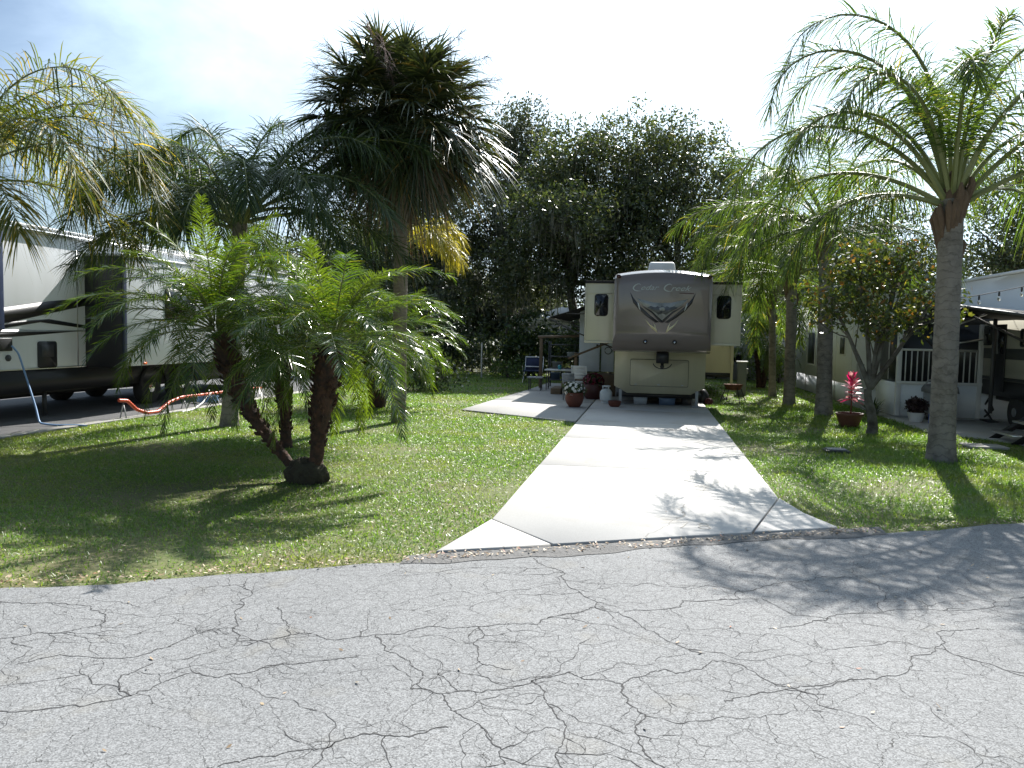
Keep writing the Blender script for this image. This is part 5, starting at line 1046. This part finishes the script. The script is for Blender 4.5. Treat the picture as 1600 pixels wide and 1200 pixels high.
P = smooth_path([(-9.5, 16.7, .62), (-9.45, 16.75, .5), (-9.42, 16.4, .44), (-9.41, 15.9, .37)], 40); MB().tube(P, 0.04, 10).build('branch_hose', M['hose'], t, smooth=60)
t = tag(MB().tube(smooth_path([(-10.64, 11.3, 1.33), (-10.55, 11.35, 1.2), (-10.35, 11.3, .75), (-10.1, 11.2, .3), (-9.95, 11.1, .06), (-9.7, 11.15, .035), (-9.4, 11.3, .03), (-9.15, 11.2, .04)], 80), 0.016, 7).build('blue_power_cable', M['bluehose'], None, smooth=60), 'pale blue cable hanging from the side of the left trailer to the grass', 'cable')
t = tag(MB().tube(smooth_path([(-9.9, 16.0, .3), (-9.6, 15.6, .12), (-9.35, 15.2, .3), (-9.25, 14.7, .12), (-9.15, 14.2, .03), (-9.12, 13.8, .03)], 70), 0.012, 6).build('white_water_hose', M['whitepaint'], None, smooth=60), 'thin white water hose looping over the orange sewer hose', 'hose')
a = np.linspace(0, 10 * PI, 120); t = tag(MB().tube(np.stack([-9.75 + .22 * np.cos(a), 15.7 + .22 * np.sin(a), .04 + a * .005], 1), 0.014, 6).build('coiled_blue_hose', M['bluehose'], None, smooth=60), 'coil of blue hose on the pad by the left trailer wheels', 'hose')

# ------------------------------------------------------------------ white mobile home and screened porch on the right
t = thing('mobile_home', 'white lap-sided mobile home with a screened porch and white railing behind the right-hand palms', 'house', (8.6, 24, 0))
HU = 5.25
MB().prism([(HU, 0.55), (12.2, 0.55), (12.2, 2.75), (8.7, 3.42), (HU, 2.75)], 'y', 20.0, 29.5).build('wall', M['siding'], t)
rf = MB(); rf.prism([(HU - .22, 2.70), (8.7, 3.43), (12.42, 2.70), (12.42, 2.78), (8.7, 3.51), (HU - .22, 2.78)], 'y', 19.82, 29.7); rfo = rf.build('roof', M['roofing'], t)
box(HU + .015, 12.1, 20.02, 29.4, 0.0, 0.548).build('skirting', M['skirting'], t)
for v in (21.6, 23.4, 25.6, 27.6): box(HU - .012, HU - .001, v - .03, v + .03, 0.0, 2.68).build('batten', M['whitepaint'], t)
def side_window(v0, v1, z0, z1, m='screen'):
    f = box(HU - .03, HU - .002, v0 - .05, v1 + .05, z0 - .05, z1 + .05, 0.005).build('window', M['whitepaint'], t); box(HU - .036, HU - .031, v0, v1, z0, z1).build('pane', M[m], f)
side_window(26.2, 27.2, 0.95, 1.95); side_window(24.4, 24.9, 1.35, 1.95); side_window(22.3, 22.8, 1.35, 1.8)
# porch
PU0, PU1, PV = 5.45, 9.2, 18.45
box(PU0, PU1, PV, 20.0, 0.0, 0.06).build('porch_floor', M['patio'], t)
kn = box(PU0, PU1, PV, PV + .06, 0.06, 0.80).build('porch_knee_wall', M['siding'], t); box(PU0 - .02, PU1, PV - .025, PV - .001, 0.78, 0.84, 0.004).build('sill', M['whitepaint'], kn)
kn2 = box(PU0, PU0 + .06, PV + .06, 19.98, 0.06, 0.80).build('porch_knee_wall', M['siding'], t)
box(PU0, PU1, PV, PV + .06, 2.12, 2.32).build('porch_header', M['darkgrey'], t); box(PU0, PU0 + .06, PV + .061, 19.98, 2.12, 2.32).build('porch_header', M['whitepaint'], t)
for u, v in ((PU0 - .01, PV - .02), (PU0 - .01, 19.9), (7.1, PV - .02), (8.4, PV - .02)): box(u, u + .10, v, v + .085, 0.06, 2.13, 0.005).build('porch_post', M['whitepaint'], t)
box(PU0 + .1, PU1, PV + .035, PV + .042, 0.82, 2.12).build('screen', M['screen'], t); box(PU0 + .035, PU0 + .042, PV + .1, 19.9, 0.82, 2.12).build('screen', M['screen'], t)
rl = MB().box(PU0 + .09, 7.1, PV - .01, PV + .02, 1.52, 1.57).build('railing', M['whitepaint'], t)
bl = MB()
for k in range(13): bl.box(PU0 + .16 + k * .12, PU0 + .185 + k * .12, PV - .004, PV + .014, 0.845, 1.519)
bl.build('balusters', M['whitepaint'], rl)
box(PU0 + .012, PU0 + .03, 19.15, 19.18, 0.85, 2.1).build('screen_bar', M['whitepaint'], t)
MB().prism([(PU0 - .15, 2.32), (PU1, 2.32), (PU1, 2.42), (PU0 - .15, 2.40)], 'y', PV - .15, 19.995).build('porch_roof', M['awning'], t)
mbx = box(HU - .12, HU - .002, 20.35, 20.6, 0.75, 1.15, 0.01).build('meter_box', M['greyplastic'], t)

# string of bulbs hung across the gable
t = thing('string_lights', 'drooping string of clear bulbs hung across the white gable wall', 'string lights', (7, 17.4, 2.6))
P = smooth_path([(5.6, 17.0, 2.60), (6.4, 17.2, 2.66), (7.2, 17.4, 2.83), (8.2, 17.6, 3.06), (9.4, 17.8, 3.34)], 40); MB().tube(P, 0.009, 5).build('wire', M['black'], t)
for u in (6.55, 7.0, 7.45, 7.9, 8.35):
    k = np.argmin(abs(P[:, 0] - u)); x, y, z = P[k]
    b = MB().lathe([(0.012, z - .005), (0.02, z - .03), (0.02, z - .09), (0.012, z - .10)], x, y, 8).build('socket', M['black'], t); MB().lathe([(0.01, z - .10), (0.026, z - .13), (0.03, z - .16), (0.018, z - .195), (0.0, z - .20)], x, y, 10).build('bulb', M['clearbulb'], b, smooth=60)

# ------------------------------------------------------------------ beige camper with awning on the right
t = thing('camper', 'beige and black camper trailer with an open awning and folding steps at the right edge', 'trailer', (8.4, 14.5, 0))
CU = 7.2
MB().prism([(9.9, 0.95), (19.0, 0.95), (19.3, 1.25), (19.15, 2.1), (18.95, 2.2), (9.9, 2.2)], 'x', CU, 9.6).build('body', M['campersiding'], t)
MB().prism([(9.9, 0.62), (18.6, 0.62), (19.05, 0.948), (9.9, 0.948)], 'x', CU + .004, 9.59).build('lower_body', M['black'], t)
box(CU - .006, CU - .001, 9.95, 18.95, 1.40, 1.62).build('stripe', mat('dark_grey_stripe', (0.10, 0.105, 0.10), 0.5), t)
box(CU - .006, CU - .001, 9.95, 18.98, 0.955, 1.02).build('stripe', M['darkgrey'], t)
def camper_window(v0, v1, z0, z1):
    f = MB().prism(rrect(v0, v1, z0, z1, 0.06), 'x', CU - .02, CU - .001).build('window', M['black'], t); MB().prism(rrect(v0 + .04, v1 - .04, z0 + .04, z1 - .04, 0.04), 'x', CU - .024, CU - .0205).build('pane', M['glass'], f); return f
camper_window(18.05, 18.6, 1.68, 2.08)
f = camper_window(15.35, 16.75, 1.66, 2.02); 
for v in (15.45, 16.1): box(CU - .03, CU - .025, v, v + .5, 1.71, 1.97).build('curtain', M['curtain'], f)
d_ = box(CU - .03, CU - .007, 17.35, 17.95, 0.72, 2.12, 0.01).build('door', M['black'], t); box(CU - .036, CU - .031, 17.42, 17.88, 1.5, 2.02).build('door_window', M['glass'], d_)
tag_panel = box(CU - .028, CU - .007, 18.2, 18.42, 1.92, 2.1, 0.01).build('outside_speaker', M['darkgrey'], t)
for y in (16.9, 15.9): wheel(t, CU + .12, y, 0.34, 0.2, -1)
box(7.5, 9.3, 10, 19.1, 0.50, 0.615).build('chassis', M['black'], t)
# scissor jack
sj = MB()
for a, b in (((18.05, .06), (18.55, .30)), ((18.55, .06), (18.05, .30)), ((18.05, .30), (18.3, .52)), ((18.55, .30), (18.3, .52))): sj.tube([(CU + .1, a[0], a[1]), (CU + .1, b[0], b[1])], 0.022, 5)
sj.box(CU + .0, CU + .2, 18.0, 18.6, 0.022, 0.06); sj.build('scissor_jack', M['black'], t)
# awning
aw = MB(); A_ = np.array([(5.05, 18.1, 2.36), (6.2, 17.9, 2.54), (5.75, 12.2, 2.06), (CU + .02, 18.2, 2.24), (CU + .02, 12.2, 2.0)])
V_ = np.concatenate([A_, A_ + [0, 0, 0.015]]); aw.add(V_, [(0, 1, 3), (1, 2, 4, 3), (5, 8, 6), (6, 8, 9, 7), (0, 5, 6, 1), (1, 6, 7, 2), (0, 3, 8, 5), (2, 7, 9, 4)])
awo = aw.build('awning', M['awning'], t)
MB().tube([A_[0], A_[1], A_[2]], 0.03, 8).build('roller_tube', M['darkgrey'], awo)
for p, q, m in (((6.35, 17.6, 2.42), (CU - .05, 16.2, 1.70), 'darkgrey'), ((5.3, 17.9, 2.34), (5.95, 17.8, 1.62), 'darkgrey'), ((6.1, 17.7, 1.98), (6.9, 17.6, 2.34), 'alum'), ((6.1, 17.7, 1.66), (6.85, 17.6, 1.80), 'alum'), ((6.0, 12.6, 1.98), (CU - .05, 14.6, 1.70), 'darkgrey')):
    MB().tube([p, q], 0.026, 6).build('awning_arm', M[m], awo)
box(6.80, 6.86, 17.0, 17.06, 0.3, 2.22).build('awning_pole', M['darkgrey'], awo)
# folding steps
st = thing('folding_steps', 'black folding steps with pale treads set out below the camper body', 'steps', (6.5, 14.8, 0))
for y in (14.2, 15.05): MB().prism([(6.05, 0.02), (6.22, 0.02), (7.12, .62), (7.12, .70), (6.95, .66)], 'y', y, y + .03).build('stringer', M['black'], st)
for k in range(3): box(6.08 + k * .32, 6.34 + k * .32, 14.24, 15.04, 0.13 + k * .19, 0.165 + k * .19, 0.005).build('tread', M['alum'] if k < 2 else M['darkgrey'], st)

# things along the foot of the porch
t = thing('barbecue', 'grey hooded barbecue box standing against the white porch wall', 'barbecue', (6.15, 18.1, 0))
box(5.98, 6.5, 17.9, 18.35, 0.10, 0.62, 0.02).build('body', M['greyplastic'], t); MB().prism([(17.86, .625), (18.38, .625), (18.38, .70), (18.2, .80), (17.95, .76)], 'x', 5.95, 6.55).build('hood', mat('grey_canvas', (0.22, 0.22, 0.22), 0.8), t)
a = np.linspace(PI, 0, 12); MB().tube(np.concatenate([[(5.92, 18.0, .05)], np.stack([6.02 - .10 * np.cos(a) * -1 - .0, np.full(12, 18.0), .80 + .10 * np.sin(a)], 1)[::-1]]), 0.02, 6).build('gooseneck', M['greyplastic'], t)
for x in (6.03, 6.45): box(x - .02, x + .02, 17.95, 18.3, 0.02, 0.10).build('foot', M['black'], t)
t = thing('flower_pot', 'white pot with a rounded dark plant at the foot of the porch wall', 'flower pot', (5.72, 17.9, 0))
MB().lathe([(0, 0.02), (.12, 0.02), (.17, .2), (.18, .22), (.16, .22), (0, .19)], 5.62, 17.6, 20).build('pot', M['whitepaint'], t, smooth=40)
lm = MB(); d = nrm(rng.standard_normal((120, 3))); leaf_cloud(lm, np.array([5.62, 17.6, .36]) + d * [.19, .19, .14], .03, 6, .07, .04); lm.build('leaves', mat('dark_burgundy_leaf', (0.035, 0.016, 0.016), 0.6), t)
b0 = None
for k, (u, v) in enumerate(((5.83, 17.35), (5.92, 17.33), (6.01, 17.32))):
    if b0 is None:
        b0 = thing('water_bottle', 'clear blue water bottle in a row of three beside the white pot', 'bottle', (u, v, 0.02), 'blue water bottles by the porch')
        MB().lathe([(0, .02), (.042, .02), (.045, .06), (.042, .14), (.045, .2), (.018, .26), (.018, .29), (0, .29)], u, v, 14).build('bottle', M['bottle'], b0, smooth=40); MB().lathe([(.02, .291), (.02, .315), (0, .32)], u, v, 10).build('cap', M['whitepaint'], b0)
    else: dup(b0, (u, v, 0.02))
t = thing('garden_bush', 'dark spiky plant leaning on the white skirting between tree trunk and porch', 'plant', (5.1, 18.9, 0))
lm = MB(); n = 60; a = rng.uniform(0, 2 * PI, n); el = np.radians(rng.uniform(25, 85, n)); D = np.stack([np.cos(a) * np.cos(el), np.sin(a) * np.cos(el), np.sin(el)], 1)
lm.strips(np.tile([5.05, 18.7, 0.0], (n, 1)), D, nrm(np.cross(D, [0, 0, 1.])), rng.uniform(.35, .75, n), .05, .35, prof=(.5, 1, .7, .05)); lm.build('leaves', M['shrubleaf'], t)

# ------------------------------------------------------------------ grey house far behind, pale building behind the oaks, thin pole
t = thing('distant_house', 'low grey house with a white-edged roof far beyond the utility post', 'house', (5, 33, 0))
box(2.4, 9.4, 33.0, 38.0, 0.0, 2.35).build('wall', M['greysiding'], t); MB().prism([(2.0, 2.36), (9.8, 2.36), (9.8, 2.46), (5.9, 3.1), (2.0, 2.46)], 'y', 32.7, 38.3).build('roof', M['roofing'], t)
f = box(3.3, 3.75, 32.96, 32.999, 0.75, 1.35, 0.005).build('window', M['black'], t); box(3.34, 3.71, 32.95, 32.958, 0.79, 1.31).build('pane', M['glass'], f)
box(5.8, 6.4, 32.96, 32.999, 0.05, 2.0).build('door', M['whitepaint'], t)
t = thing('distant_shed', 'pale house roof glimpsed through the trees left of the cream trailer', 'house', (-5.2, 46, 0))
box(-7.8, -2.2, 45.0, 49.0, 0, 2.3).build('wall', M['greysiding'], t); MB().prism([(-8.1, 2.31), (-1.9, 2.31), (-1.9, 2.42), (-5.0, 3.4), (-8.1, 2.42)], 'y', 44.7, 49.3).build('roof', M['roofing'], t)
tag(MB().tube([(-6.4, 29.0, -.05), (-6.41, 29.0, 0.8), (-6.4, 29.0, 1.35)], [0.035, 0.035, 0.035], 8).build('pole', M['steel'], None, smooth=60), 'short thin grey pole standing in far grass in front of the shrubs', 'pole')
